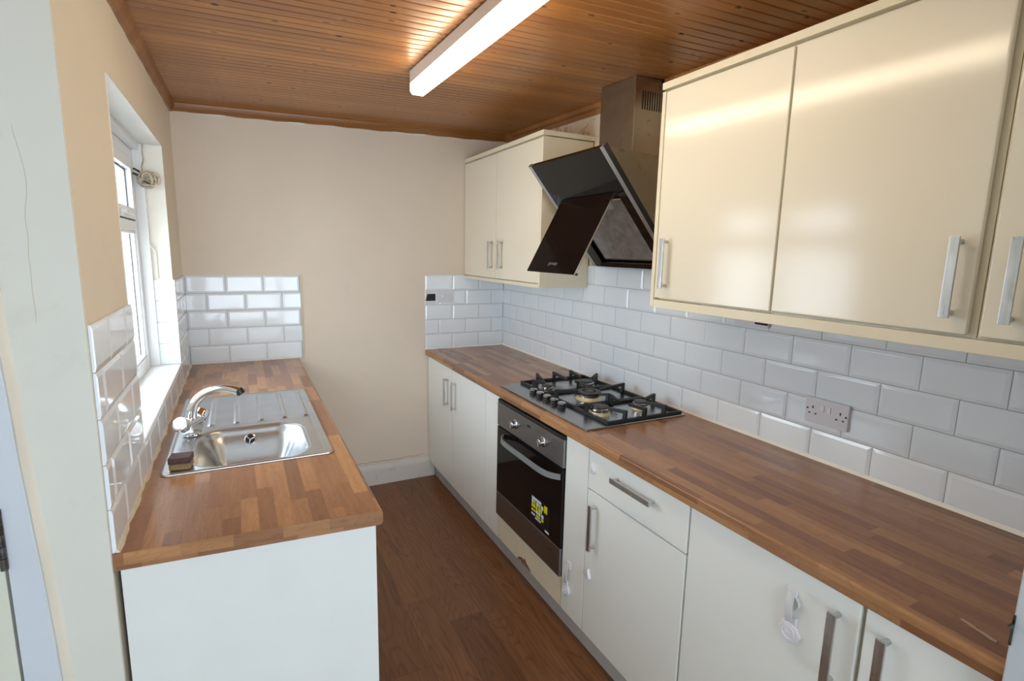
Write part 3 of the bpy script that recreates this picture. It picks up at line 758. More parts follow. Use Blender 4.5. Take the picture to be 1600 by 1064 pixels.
f2 = MB().box(XD, XD+0.018, 1.5885, 1.7435, ZD0, ZD1, bev=0.002)
tag(f2.build('filler_panel', M_CREAM_DAYLIT), 'plain narrow white panel between oven and drawer cupboard', 'panel')
t = base_cabinet('drawer_cabinet', 1.0705, 1.587, 'white base cupboard with one drawer over a single door')
d = door_panel(t, 1.0715, 1.586, 0.703, ZD1, XD, M_CREAM_DAYLIT, 'drawer'); bar_handle(d, (XD, 1.315, 0.806), 'y', -1, 0.205)
d = door_panel(t, 1.0715, 1.586, ZD0, 0.698, XD, M_CREAM_DAYLIT); bar_handle(d, (XD, 1.527, 0.565), 'z', -1, 0.185)
t = base_cabinet('base_cabinet', 0.568, 1.0695, 'white one-door base cupboard carrying a full strap lock, beside the drawer cupboard')
d = door_panel(t, 0.572, 1.0685, ZD0, ZD1, XD, M_CREAM_DAYLIT, bev=0.006); bar_handle(d, (XD, 0.618, 0.727), 'z', -1, 0.185)
t = base_cabinet('base_cabinet', YJ+0.004, 0.567, 'nearest white base cupboard at the end of the right worktop')
d = door_panel(t, YJ+0.006, 0.566, ZD0, ZD1, XD, M_CREAM_DAYLIT, bev=0.004); bar_handle(d, (XD, 0.516, 0.733), 'z', -1, 0.185)
pl = MB().box(XD+0.045, XD+0.061, YJ+0.003, YB-0.022, FL+0.0005, 0.083)
tag(pl.build('plinth', M_PLINTH, smooth=0), 'grey plinth board along the floor under the right cupboards', 'plinth')

# right worktop with rolled front edge
def edge_profile(x_front, x_back, z0=0.869, z1=WT, r=0.012, side=-1):
    pts = []
    for i in range(7):
        a = math.pi/2*i/6
        pts.append((x_front-side*(r-r*math.sin(a)), z1-r+r*math.cos(a)))
    for i in range(5):
        a = math.pi/2*i/4; r2 = 0.006
        pts.append((x_front-side*(r2-r2*math.cos(a)), z0+r2-r2*math.sin(a)))
    return pts+[(x_back, z0), (x_back, z1)]
XWF = XR-0.611
wt = MB(); wt.prism(edge_profile(XWF, XR-0.002, r=0.007), 'y', YJ+0.001, YB-0.002)
tag(wt.build('worktop', M_WT_R), 'long dark wood-block worktop along the right wall under the hob', 'worktop')
sp = MB(); sp.tube([(1.212, 0.425, WT+0.0006), (1.207, 0.408, WT+0.0006), (1.203, 0.397, WT+0.0008), (1.201, 0.386, WT+0.0006), (1.196, 0.372, WT+0.0008), (1.195, 0.363, WT+0.0006)], [0.002, 0.003, 0.002, 0.0028, 0.0036, 0.003], 8)
tag(sp.build('glue_smear', M_SMEAR), 'dried pale glue smear on the near end of the right worktop', 'smear')

# ------------------------------------------------------------------ child locks
def catch(y, z, label):
    mb = MB(); n_ = 28; pts = []
    for i in range(n_):
        a = 2*math.pi*i/n_; r = 0.0145
        yy = r*math.cos(a); zz = r*math.sin(a)
        if zz > 0: yy *= (1-0.75*(zz/r)**1.3)*1.0; zz *= 2.1
        pts.append((yy, zz))
    A = [mb.bm.verts.new((XD-0.0002, y+p[0], z+p[1])) for p in pts]; B = [mb.bm.verts.new((XD-0.005, y+p[0], z+p[1])) for p in pts]
    C = [mb.bm.verts.new((XD-0.0095, y+p[0]*0.72, z+p[1]*0.76)) for p in pts]
    fs = [mb.bm.faces.new(A), mb.bm.faces.new(C[::-1])]
    for i in range(n_):
        j = (i+1) % n_; fs += [mb.bm.faces.new((A[i], A[j], B[j], B[i])), mb.bm.faces.new((B[i], B[j], C[j], C[i]))]
    bmesh.ops.recalc_face_normals(mb.bm, faces=fs)
    tag(mb.build('child_lock_pad', M_PLASTIC, smooth=60), label, 'child lock', 'teardrop child lock pads')
catch(1.553, 0.786, 'white teardrop lock pad on the drawer front')
catch(1.553, 0.346, 'white teardrop lock pad on the door below the drawer')
def strap_lock(y, ztop, L, label, loop=True, tilt=0.0):
    t = thing('strap_lock', (XD-0.004, y, ztop-L), label, 'child lock', 'strap child locks')
    x = XD-0.0005
    T = lambda yy, zz: (y+yy+(zz-ztop)*tilt, zz)
    mb = MB(); a = T(0.0, ztop)
    mb.box(x-0.005, x, a[0]-0.013, a[0]+0.013, ztop-0.03, ztop, bev=0.002); mb.build('pad', M_PLASTIC, t)
    mb = MB()
    pts = []
    for i in range(13):
        q = i/12; zz = ztop-0.012-q*(L*0.55); yy, _ = T(0, zz)
        pts.append((x-0.0065-0.008*math.sin(q*math.pi), yy, zz))
    mb.sweep(pts, (0, 1, 0), 0.0195, 0.0016); mb.build('strap', M_CLEAR, t)
    if loop:
        mb = MB(); pts = []
        for i in range(11):
            q = i/10; a_ = math.pi*q
            yy, zz = T(-0.008, ztop-0.012-0.042*q)
            pts.append((x-0.006, yy-0.014*math.sin(a_), zz))
        mb.sweep(pts, (1, 0, 0), 0.010, 0.0013); mb.build('loose_loop', M_CLEAR, t)
    mb = MB(); zc = ztop-L+0.030; yc, _ = T(0, zc)
    mb.lathe([(0.029, 0), (0.029, 0.006), (0.026, 0.009), (0, 0.009)], (x, yc, zc), (-1, 0, 0), 8)
    mb.box(x-0.007, x, yc-0.016, yc+0.016, zc+0.016, zc+0.045, bev=0.002)
    bk = mb.build('buckle', M_PLASTIC if loop else M_CLEAR, t)
    mb = MB()
    pr_ = [(0.0175, 0.008), (0.0175, 0.0112), (0.0150, 0.0112), (0.0145, 0.0096), (0, 0.0096)]
    mb.lathe(pr_, (x, yc, zc), (-1, 0, 0), 24); mb.box(x-0.012, x-0.009, yc-0.007, yc+0.007, zc-0.002, zc+0.002)
    mb.build('button', M_PLASTIC, bk)
strap_lock(0.728, 0.806, 0.145, 'white strap lock with loose loop hanging on the door under the worktop', True, 0.03)
strap_lock(1.688, 0.330, 0.165, 'milky strap lock on the panel right of the oven', False, -0.12)

# ------------------------------------------------------------------ hob
HX0, HX1, HY0, HY1 = 1.172, 1.694, 1.633, 2.402
hob = thing('gas_hob', ((HX0+HX1)/2, (HY0+HY1)/2, WT), 'five-burner stainless steel gas hob with black grates on the right worktop', 'hob')
mb = MB(); mb.box(HX0, HX1, HY0, HY1, WT+0.0002, WT+0.008, bev=0.003, seg=3); mb.build('plate', M_STEEL, hob)
for i in range(5):
    ky = 2.182-i*0.0635; kx = 1.245
    mb = MB(); mb.lathe([(0.0205, 0), (0.0205, 0.003), (0.0175, 0.005), (0.0175, 0.020)], (kx, ky, WT+0.008), (0, 0, 1), 24); k_ = mb.build('knob', M_BLACKPL, hob)
    mb = MB(); mb.lathe([(0.0190, 0), (0.0190, 0.003), (0.015, 0.006), (0, 0.006)], (kx, ky, WT+0.028), (0, 0, 1), 24); mb.build('knob_cap', M_DULLCHROME, k_)
def burner(x, y, r, wok=False):
    mb = MB(); z = WT+0.008
    mb.lathe([(r*1.12, 0), (r*1.08, 0.003), (r*0.97, 0.012), (r*0.94, 0.012)], (x, y, z), (0, 0, 1), 32); b_ = mb.build('burner', M_BRASSY, hob)
    mb = MB(); mb.lathe([(r*0.9, 0), (r*0.9, 0.006), (r*1.0, 0.007), (r*1.0, 0.014), (r*0.9, 0.017), (r*0.6, 0.017)], (x, y, z+0.0122), (0, 0, 1), 32); mb.build('burner_ring', M_DULLCHROME, b_)
    mb = MB()
    if wok: mb.lathe([(r*0.97, 0), (r*1.0, 0.003), (r*0.95, 0.007), (r*0.62, 0.008), (r*0.55, 0.001), (r*0.40, 0.001), (r*0.38, 0.007), (0, 0.008)], (x, y, z+0.0295), (0, 0, 1), 32)
    else: mb.lathe([(r*0.86, 0), (r*0.90, 0.002), (r*0.86, 0.006), (r*0.5, 0.0075), (0, 0.0072)], (x, y, z+0.0295), (0, 0, 1), 32)
    mb.build('burner_cap', M_ENAMEL, b_)
burner(1.322, 2.185, 0.031); burner(1.560, 2.195, 0.043); burner(1.450, 2.010, 0.058, True); burner(1.350, 1.785, 0.041); burner(1.565, 1.780, 0.034)
def grate(y0, y1, fingers):
    """one cast frame: low perimeter bars plus fingers rising from the perimeter and reaching inward"""
    mb = MB(); x0, x1 = 1.283, 1.682; za, zb_ = WT+0.0085, WT+0.021; w = 0.013
    mb.box(x0, x1, y0, y0+w, za, zb_, bev=0.0015); mb.box(x0, x1, y1-w, y1, za, zb_, bev=0.0015)
    mb.box(x0, x0+w, y0+w-0.002, y1-w+0.002, za, zb_, bev=0.0015); mb.box(x1-w, x1, y0+w-0.002, y1-w+0.002, za, zb_, bev=0.0015)
    for (fx, fy, tx, ty) in fingers:
        d = Vector((tx-fx, ty-fy, 0)); L = d.length; d.normalize(); sd = Vector((-d.y, d.x, 0))*0.0058
        o = Vector((fx, fy, 0)); zt = WT+0.052
        prof = [(0, WT+0.010), (0.019, WT+0.010), (0.014, WT+0.041), (L, WT+0.036), (L, WT+0.048), (0.006, zt+0.004), (-0.002, zt+0.004)]
        A = [mb.bm.verts.new(o+d*u+sd+Vector((0, 0, z))) for u, z in prof]; B = [mb.bm.verts.new(o+d*u-sd+Vector((0, 0, z))) for u, z in prof]
        fs = [mb.bm.faces.new(A), mb.bm.faces.new(B[::-1])]
        for i in range(len(prof)):
            j = (i+1) % len(prof); fs.append(mb.bm.faces.new((A[i], A[j], B[j], B[i])))
        bmesh.ops.recalc_face_normals(mb.bm, faces=fs)
    return mb.build('pan_support', M_IRON, hob)
xa_, xb_ = 1.288, 1.677
grate(2.143, 2.392, [(1.380, 2.387, 1.335, 2.232), (1.482, 2.387, 1.482, 2.25), (1.590, 2.387, 1.57, 2.255), (xb_, 2.262, 1.62, 2.225), (xa_, 2.270, 1.335, 2.225), (1.482, 2.148, 1.50, 2.20)])
grate(1.894, 2.141, [(xa_, 2.055, 1.40, 2.030), (xb_, 2.035, 1.515, 2.015), (1.482, 2.136, 1.465, 2.075), (1.482, 1.899, 1.465, 1.945)])
grate(1.643, 1.892, [(xa_, 1.812, 1.325, 1.800), (1.380, 1.648, 1.362, 1.740), (1.482, 1.648, 1.482, 1.755), (1.590, 1.648, 1.572, 1.745), (xb_, 1.815, 1.605, 1.795), (1.482, 1.887, 1.47, 1.82)])

# ------------------------------------------------------------------ sockets and switches
def socket_face(mb, c, U, s=1.0, flip=1):
    pass
def double_socket(c, U, Nn, label, w=0.147, h=0.087, thick=0.011):
    """c centre on the wall surface, U to the reader's right, Nn out of the wall"""
    c, U, Nn = Vector(c), Vector(U), Vector(Nn); V = Vector((0, 0, 1))
    t = thing('double_socket', c-V*h/2, label, 'socket')
    P = lambda u, v, d: c+U*u+V*v+Nn*d
    def bx(mb, u0, u1, v0, v1, d0, d1): mb.hull8([P(u0, v0, d0), P(u1, v0, d0), P(u1, v1, d0), P(u0, v1, d0), P(u0, v0, d1), P(u1, v0, d1), P(u1, v1, d1), P(u0, v1, d1)])
    mb = MB(); bx(mb, -w/2, w/2, -h/2, h/2, 0, thick); pl_ = mb.build('face_plate', M_SOCKET, t, bevel=0.002)
    for u in (-0.0125, 0.0095):
        mb = MB(); bx(mb, u-0.0055, u+0.0055, 0.002, 0.023, thick-0.001, thick+0.0035); mb.build('rocker', M_PLASTIC, t, bevel=0.001)
    for s in (-1, 1):
        mb = MB(); cu = s*0.049
        bx(mb, cu-0.002*s-0.0022, cu-0.002*s+0.0022, 0.006, 0.015, thick-0.001, thick+0.0006)
        for e in (-0.011, 0.011): bx(mb, cu-0.002*s+e-0.0033, cu-0.002*s+e+0.0033, -0.013, -0.0085, thick-0.001, thick+0.0006)
        a = P(s*0.066, 0.004, thick-0.001); mb.cyl(a, a+Nn*0.0016, 0.0033, n=14)
        mb.build('pin_slots', M_HOLE, pl_, smooth=0)
    return t
double_socket((XR-0.0085, 1.048, 1.083), (0, -1, 0), (-1, 0, 0), 'white double socket with rocker switches on the right wall tiles')
# socket tucked under the wall cabinets
t = double_socket((XR-0.0085, 1.375, 1.377), (0, -1, 0), (-1, 0, 0), 'partly hidden socket on the tiles just below the large wall cupboards', h=0.08, w=0.15)
mb = MB(); mb.box(XR-0.029, XR-0.020, 1.300, 1.352, 1.347, 1.357, bev=0.002); mb.build('dark_slot', M_HOLE, t)
# back wall switch group
mb = MB(); y = YB-0.009
sw = thing('wall_switch', (1.20, y, 1.235), 'white faceplate with a slanted black patch on the right back-wall tiles', 'switch')
mb = MB(); mb.box(1.139, 1.212, y-0.006, y, 1.232, 1.318, bev=0.002); mb.build('face_plate', M_SOCKET, sw)
mb = MB(); mb.prismv([(1.139, 1.252), (1.209, 1.252), (1.209, 1.300), (1.151, 1.300)], (0, y-0.006, 0), (1, 0, 0), (0, 0, 1), (0, -0.003, 0)); mb.build('black_insert', M_HOLE, sw, smooth=0)
s2 = thing('wall_switch', (1.29, y, 1.24), 'plain white switch plate on the tiles right of the black-patched plate', 'switch')
mb = MB(); mb.box(1.225, 1.345, y-0.005, y, 1.238, 1.318, bev=0.002); mb.build('face_plate', M_SOCKET, s2)
mb = MB(); mb.box(1.262, 1.270, y-0.008, y-0.005, 1.268, 1.290, bev=0.001); mb.box(1.288, 1.296, y-0.008, y-0.005, 1.268, 1.290, bev=0.001); mb.build('rocker', M_DULLCHROME, s2)

# ------------------------------------------------------------------ wall cabinets
ZB, ZT = 1.434, 2.186
def wall_cabinet(y0, y1, label, side_far=False):
    t = thing('wall_cabinet', ((XW+XR)/2, (y0+y1)/2, ZB-0.01), label, 'cabinet')
    mb = MB(); a, b = y0+0.0006, y1-0.0006; xf, xk = XW+0.0205, XR-0.010; z0, z1 = ZB-0.006, ZT+0.008
    mb.box(xf, xk, a, a+0.017, z0, z1); mb.box(xf, xk, b-0.017, b, z0, z1); mb.box(xf, xk, a+0.017, b-0.017, z0, z0+0.017)
    mb.box(xf, xk, a+0.017, b-0.017, z1-0.017, z1); mb.box(xk-0.008, xk, a+0.017, b-0.017, z0+0.017, z1-0.017)
    mb.build('carcass', M_CARCASS, t, smooth=0); return t
t = wall_cabinet(2.494, YB-0.003, 'cream two-door wall cupboard in the back right corner')
d = door_panel(t, 3.035, YB-0.005, ZB, ZT, XW, M_CREAM); bar_handle(d, (XW, 3.080, 1.577), 'z', -1, 0.172)
d = door_panel(t, 2.4935, 3.033, ZB, ZT, XW, M_CREAM); bar_handle(d, (XW, 2.938, 1.580), 'z', -1, 0.172)
# its end panel, cornice and bottom rail
MB().box(XW-0.001, XR-0.0105, 2.474, 2.4925, ZB-0.024, ZT+0.002, bev=0.001).build('end_panel', M_CARCASS, t)
MB().box(XW-0.003, XR-0.002, 2.472, YB-0.004, ZT+0.009, ZT+0.034, bev=0.002).build('cornice', M_CARCASS, t)
MB().box(XW-0.001, XW+0.018, 2.4935, YB-0.004, ZB-0.026, ZB-0.005, bev=0.002).build('bottom_rail', M_CARCASS, t)
mb = MB()
for i in range(26):
    y = random.uniform(2.48, 2.85); x = XW+0.015+random.uniform(0, 0.16); r = random.uniform(0.004, 0.011)
    mb.lathe([(0, -0.0), (r, 0.001), (r*0.8, r*0.7), (0, r)], (x, y, ZT+0.0345), (random.uniform(-.3, .3), random.uniform(-.3, .3), 1), 6)
tag(mb.build('plaster_debris', M_DEBRIS, smooth=0), 'pinkish plaster crumbs lying on top of the corner wall cupboard', 'debris', kind='stuff')

t = wall_cabinet(1.076, 1.587, 'cream gloss wall cupboard just right of the cooker hood, handle at its far edge')
d = door_panel(t, 1.076, 1.5865, ZB, ZT, XW, M_CREAM); bar_handle(d, (XW, 1.528, 1.565), 'z', -1, 0.185)
MB().box(XW-0.001, XR-0.0105, 1.588, 1.6055, ZB-0.034, ZT+0.002, bev=0.001).build('end_panel', M_CARCASS, t)
t = wall_cabinet(0.567, 1.075, 'widest-looking cream gloss wall cupboard, middle of the three at right')
d = door_panel(t, 0.578, 1.0735, ZB, ZT, XW, M_CREAM, bev=0.006); bar_handle(d, (XW, 0.614, 1.560), 'z', -1, 0.180)
t = wall_cabinet(YJ+0.004, 0.566, 'cream wall cupboard cut off by the right picture edge')
d = door_panel(t, YJ+0.006, 0.558, ZB, ZT, XW, M_CREAM, bev=0.004); bar_handle(d, (XW, 0.507, 1.558), 'z', -1, 0.180)
mb = MB(); mb.box(XW-0.003, XR-0.002, YJ+0.003, 1.607, ZT+0.009, ZT+0.034, bev=0.002)
tag(mb.build('cornice_board', M_CARCASS), 'cream top board running over the three right wall cupboards', 'cornice')
mb = MB(); mb.box(XW-0.001, XW+0.018, YJ+0.003, 1.587, ZB-0.038, ZB-0.007, bev=0.002)
tag(mb.build('light_rail', M_CARCASS), 'cream rail running below the three right wall cupboards', 'rail')

# ------------------------------------------------------------------ cooker hood
hy0, hy1 = 1.765, 2.365
hood = thing('cooker_hood', (1.62, 2.05, 1.54), 'angled black glass cooker hood with open flap and steel chimney above the hob', 'cooker hood')
A_ = Vector((1.290, 0, 2.010)); B_ = Vector((1.702, 0, 1.535)); D_ = (B_-A_).normalized(); L_ = (B_-A_).length
Nn_ = Vector((D_.z, 0, -D_.x))           # outward (down, towards the room)
if Nn_.x > 0: Nn_ = -Nn_
def hp(s, y, n): return A_+D_*s+Nn_*n+Vector((0, y, 0))
def hslab(mb, s0, s1, y0, y1, n0, n1):
    mb.hull8([hp(s0, y0, n0), hp(s1, y0, n0), hp(s1, y1, n0), hp(s0, y1, n0), hp(s0, y0, n1), hp(s1, y0, n1), hp(s1, y1, n1), hp(s0, y1, n1)])
# chimney
cy0, cy1, cx0 = 1.926, 2.174, 1.560
mb = MB(); mb.box(cx0, XR-0.001, cy0, cy1, 2.004, 2.32, bev=0.0015)
mb.hull8([(cx0+0.001, cy0+0.001, 2.319), (XR-0.001, cy0+0.001, 2.319), (XR-0.001, cy1-0.001, 2.319), (cx0+0.001, cy1-0.001, 2.319), (cx0+0.001, cy0+0.001, ceilz(cx0, cy0)-0.002), (XR-0.001, cy0+0.001, ceilz(XR, cy0)-0.003), (XR-0.001, cy1-0.001, ceilz(XR, cy1)-0.003), (cx0+0.001, cy1-0.001, ceilz(cx0, cy1)-0.002)])
chm = mb.build('chimney', M_GREASE, hood)
mb = MB()
for i in range(9): mb.box(1.600+i*0.0135, 1.600+i*0.0135+0.006, cy0-0.0008, cy0+0.001, 2.222, 2.300)
mb.build('vent_slots', M_HOLE, chm, smooth=0)
mb = MB(); mb.box(cx0-0.0012, cx0+0.0004, cy0-0.0012, cy0+0.0016, 2.006, 2.34); mb.build('corner_edge', M_DULLCHROME, chm, smooth=0)
# steel body
mb = MB(); i_ = 0.018
def bp(s, n): p = A_+D_*s+Nn_*n; return (p.x, p.z)
mb.prism([bp(0.012, -0.022), (XR-0.001, 2.002), (XR-0.001, 1.552), bp(L_-0.01, -0.022)], 'y', hy0+i_, hy1-i_)
mb.build('hood_body', M_GREASE, hood, bevel=0.001)
# glass frame: black glass with an opening lower down
oy0, oy1, os0, os1 = 1.842, 2.268, 0.205, 0.600
mb = MB()
hslab(mb, 0, os0, hy0+0.024, hy1-0.024, -0.018, 0.004)
hslab(mb, os1, L_, hy0+0.024, hy1-0.024, -0.020, 0.004)
hslab(mb, os0, os1, hy0+0.024, oy0, -0.018, 0.0039); hslab(mb, os0, os1, oy1, hy1-0.024, -0.018, 0.0039)
mb.build('glass_front', M_BLACKGLASS, hood, smooth=0)
for (a, b) in ((hy0, hy0+0.024), (hy1-0.024, hy1)):
    mb = MB(); hslab(mb, -0.001, L_, a, b, -0.016, 0.0042); mb.build('side_strip', M_SILVER, hood, bevel=0.001)
    mb = MB(); e = hy0-0.0025 if a == hy0 else hy1+0.0; hslab(mb, -0.003, L_+0.001, e, e+0.0025, -0.020, 0.003); mb.build('edge_trim', M_BLACKPL, hood, smooth=0)
# lower recess box and filter
mb = MB(); dp = -0.021
hslab(mb, os0-0.004, os1+0.004, oy0-0.004, oy1+0.004, dp-0.003, dp); mb.build('recess', M_BLACKPL, hood, smooth=0)
mb = MB(); hslab(mb, os0+0.045, os1-0.012, oy0+0.018, oy1-0.02, dp, dp+0.007); flt = mb.build('grease_filter', M_FILTER, hood, bevel=0.002)
mb = MB()
for (a, b, c, d_) in ((os0+0.040, os0+0.048, oy0+0.014, oy1-0.016), (os1-0.016, os1-0.008, oy0+0.014, oy1-0.016), (os0+0.045, os1-0.012, oy0+0.012, oy0+0.02), (os0+0.045, os1-0.012, oy1-0.022, oy1-0.014)): hslab(mb, a, b, c, d_, dp, dp+0.010)
mb.build('filter_rim', M_DULLCHROME, flt, smooth=0)
mb = MB(); hslab(mb, os0+0.06, os0+0.09, oy0+0.10, oy0+0.17, dp+0.007, dp+0.012); mb.build('filter_catch', M_SILVER, flt, smooth=0)
# lower lip of the hood
mb = MB(); hslab(mb, os1-0.001, L_+0.002, hy0+0.026, hy1-0.026, -0.045, -0.018); mb.box(1.700, XR-0.012, hy0+0.03, hy1-0.03, 1.546, 1.566); mb.build('bottom_lip', M_BLACKPL, hood, smooth=0)
# flap swung open, hanging from its top edge
T_ = hp(os0+0.003, 0, 0.006); E_ = Vector((1.237, 0, 1.508)); FD = (E_-T_).normalized(); FLn = (E_-T_).length; FN = Vector((FD.z, 0, -FD.x))
if FN.x > 0: FN = -FN
def fp(s, y, n): return T_+FD*s+FN*n+Vector((0, y, 0))
def fslab(mb, s0, s1, y0, y1, n0, n1):
    mb.hull8([fp(s0, y0, n0), fp(s1, y0, n0), fp(s1, y1, n0), fp(s0, y1, n0), fp(s0, y0, n1), fp(s1, y0, n1), fp(s1, y1, n1), fp(s0, y1, n1)])
mb = MB(); fslab(mb, 0, FLn, 1.852, 2.258, 0, 0.006); flp = mb.build('flap', M_FLAP, hood, bevel=0.0008)
mb = MB(); fslab(mb, 0.012, FLn-0.012, 1.864, 2.246, -0.010, -0.0002); mb.build('flap_backing', M_BLACKPL, flp, smooth=0)
mb = MB(); fslab(mb, 0.0, FLn, 1.8505, 1.8518, -0.001, 0.0062); mb.build('flap_edge', M_DULLCHROME, flp, smooth=0)
for a in ((FLn-0.010, FLn-0.001, 1.845, 1.858, -0.008, -0.001), (-0.006, 0.01, 1.90, 1.93, -0.012, -0.001), (-0.006, 0.01, 2.18, 2.21, -0.012, -0.001)):
    mb = MB(); fslab(mb, *a); mb.build('flap_clip', M_BLACKPL, flp, smooth=0)
# maker's mark on the flap: small pale lowercase lettering
def text_on(parent, body, size, origin, U, V, Nn, mat, name):
    cu = bpy.data.curves.new(name, 'FONT'); cu.body = body; cu.size = size; cu.extrude = 0.0002; cu.align_x = 'CENTER'; cu.align_y = 'CENTER'
    tmp = bpy.data.objects.new(name+'_c', cu); COL.objects.link(tmp)
    dg = bpy.context.evaluated_depsgraph_get(); me = bpy.data.meshes.new_from_object(tmp.evaluated_get(dg))
    bpy.data.objects.remove(tmp); bpy.data.curves.remove(cu)
    off = parent_world(parent); U, V, Nn, origin = Vector(U), Vector(V), Vector(Nn), Vector(origin)
    for v in me.vertices: v.co = origin+U*v.co.x+V*v.co.y+Nn*(v.co.z+0.0003)-off
    me.materials.clear(); me.materials.append(mat)
    o = bpy.data.objects.new(name, me); COL.objects.link(o); o.parent = parent; return o
text_on(flp, 'gorenje', 0.024, fp(FLn-0.045, 2.055, 0.006), (0, -1, 0), -FD, FN, M_SILVER, 'lettering')

# ------------------------------------------------------------------ ceiling lamp
ly0, ly1 = 0.84, 2.338
lamp = thing('fluorescent_batten', (0.72, (ly0+ly1)/2, 2.24), 'long fluorescent strip light with glowing diffuser on the wooden ceiling', 'ceiling light')
mb = MB(); x0, x1 = 0.688, 0.745
def lz(y): return ceilz(0.70, y)-0.003
mb.hull8([(x0, ly0, 2.270), (x1, ly0, 2.270), (x1, ly1, 2.292), (x0, ly1, 2.292), (x0, ly0, lz(ly0)), (x1, ly0, lz(ly0)), (x1, ly1, lz(ly1)), (x0, ly1, lz(ly1))])
mb.build('housing', M_LAMPBODY, lamp, bevel=0.001)
dz0 = -0.022
def diff(mb, ya, yb, sh=0.0):
    prof = [(x0+0.002-sh, 0.0), (x0+0.001-sh, -0.030-sh), (x0+0.010, -0.043-sh), (x1+0.000, -0.043-sh), (x1+0.008+sh, -0.030-sh), (x1+0.007+sh, 0.0)]
    A = [mb.bm.verts.new((x, ya, 2.292+dz0*(ly1-ya)/(ly1-ly0)+z)) for x, z in prof]; B = [mb.bm.verts.new((x, yb, 2.292+dz0*(ly1-yb)/(ly1-ly0)+z)) for x, z in prof]
    n_ = len(prof); fs = [mb.bm.faces.new(A), mb.bm.faces.new(B[::-1])]
    for i in range(n_): fs.append(mb.bm.faces.new((A[i], B[i], B[(i+1)%n_], A[(i+1)%n_])))
    bmesh.ops.recalc_face_normals(mb.bm, faces=fs)
mb = MB(); diff(mb, ly0+0.006, ly1-0.006); mb.build('diffuser', M_DIFF, lamp, smooth=0)
for a, b in ((ly0, ly0+0.0055), (ly1-0.0055, ly1)):
    mb = MB(); diff(mb, a, b, 0.0012); mb.build('end_cap', M_LAMPBODY, lamp, smooth=0)

# ------------------------------------------------------------------ left side: worktop, cabinets
LX1 = 0.306
def yend(x): return 1.372-0.042*(x-XL)/(LX1-XL)      # slightly skewed near end
SX0, SX1, SY0, SY1 = -0.245, 0.254, 1.795, 2.715      # sink outline
cut = (-0.205, 0.205, 1.83, 2.23)
mb = MB(); z0, z1 = 0.869, WT; yb_ = YB-0.002; xl_ = XL+0.001
def quadbox(x0, x1, ya, yb2, za=z0, zb2=z1):
    ya0 = ya if ya is not None else yend(x0); ya1 = ya if ya is not None else yend(x1)
    mb.hull8([(x0, ya0, za), (x1, ya1, za), (x1, yb2, za), (x0, yb2, za), (x0, ya0, zb2), (x1, ya1, zb2), (x1, yb2, zb2), (x0, yb2, zb2)])
quadbox(xl_, 0.27, None, cut[2]); quadbox(xl_, cut[0], cut[2], cut[3]); quadbox(cut[1], 0.27, cut[2], cut[3]); quadbox(xl_, 0.27, cut[3], yb_)
prof = [(0.27, z1), (0.27, z0)]
for i in range(7):
    a = math.pi/2*i/6; prof.append((LX1-0.012+0.012*math.sin(a), z0+0.012-0.012*math.cos(a)))
for i in range(7):
    a = math.pi/2*i/6; prof.append((LX1-0.008+0.008*math.cos(a), z1-0.008+0.008*math.sin(a)))
A = [mb.bm.verts.new((x, yend(x), z)) for x, z in prof]; B = [mb.bm.verts.new((x, yb_, z)) for x, z in prof]
fs = [mb.bm.faces.new(A), mb.bm.faces.new(B[::-1])]
for i in range(len(prof)): j = (i+1) % len(prof); fs.append(mb.bm.faces.new((A[i], A[j], B[j], B[i])))
bmesh.ops.recalc_face_normals(mb.bm, faces=fs)
wtl = tag(mb.build('worktop', M_WT_L), 'shorter wood-block worktop holding the sink under the window', 'worktop')
mb = MB(); A = [mb.bm.verts.new((x, yend(x)-0.0012, z)) for x, z in [(xl_+0.004, z1-0.0004), (xl_+0.004, z0+0.0004)]+prof[2:]]; B = [mb.bm.verts.new((v.co.x, v.co.y+0.0011, v.co.z)) for v in A]
fs = [mb.bm.faces.new(A), mb.bm.faces.new(B[::-1])]
for i in range(len(A)): j = (i+1) % len(A); fs.append(mb.bm.faces.new((A[i], A[j], B[j], B[i])))
bmesh.ops.recalc_face_normals(mb.bm, faces=fs)
mb.build('edging_strip', M_WT_END, wtl)

sc_ = thing('sink_cabinet', (0.0, 2.4, ZD0), 'white cupboard run under the sink, its blank end panel facing the camera', 'cabinet')
mb = MB(); a0, a1 = 1.3725-0.0, 1.3345
mb.hull8([(XL+0.012, yend(XL)+0.004, FL+0.001), (0.288, yend(0.288)+0.006, FL+0.001), (0.288, yend(0.288)+0.024, FL+0.001), (XL+0.012, yend(XL)+0.022, FL+0.001), (XL+0.012, yend(XL)+0.004, 0.868), (0.288, yend(0.288)+0.006, 0.868), (0.288, yend(0.288)+0.024, 0.868), (XL+0.012, yend(XL)+0.022, 0.868)])
mb.build('end_panel', M_PANEL, sc_)
mb = MB()
for ya in (1.40, 2.10, 2.80, 3.53): mb.box(XL+0.012, 0.262, ya, ya+0.017, ZD0, 0.868 if ya in (1.40, 3.53) else 0.74)
mb.box(XL+0.012, 0.262, 1.417, 3.53, ZD0, ZD0+0.016); mb.box(0.20, 0.215, 1.40, 3.545, FL+0.001, 0.084)
mb.build('carcass', M_CARCASS, sc_, smooth=0)
for i, (ya, yb2) in enumerate(((1.385, 1.90), (1.90, 2.42), (2.42, 2.94), (2.94, 3.545))):
    d = MB().box(0.264, 0.282, ya+0.002, yb2-0.002, ZD0, 0.864, bev=0.003).build('door', M_CREAM_DAYLIT, sc_)
    bar_handle(d, (0.282, yb2-0.05 if i % 2 == 0 else ya+0.05, 0.72), 'z', 1, 0.18)

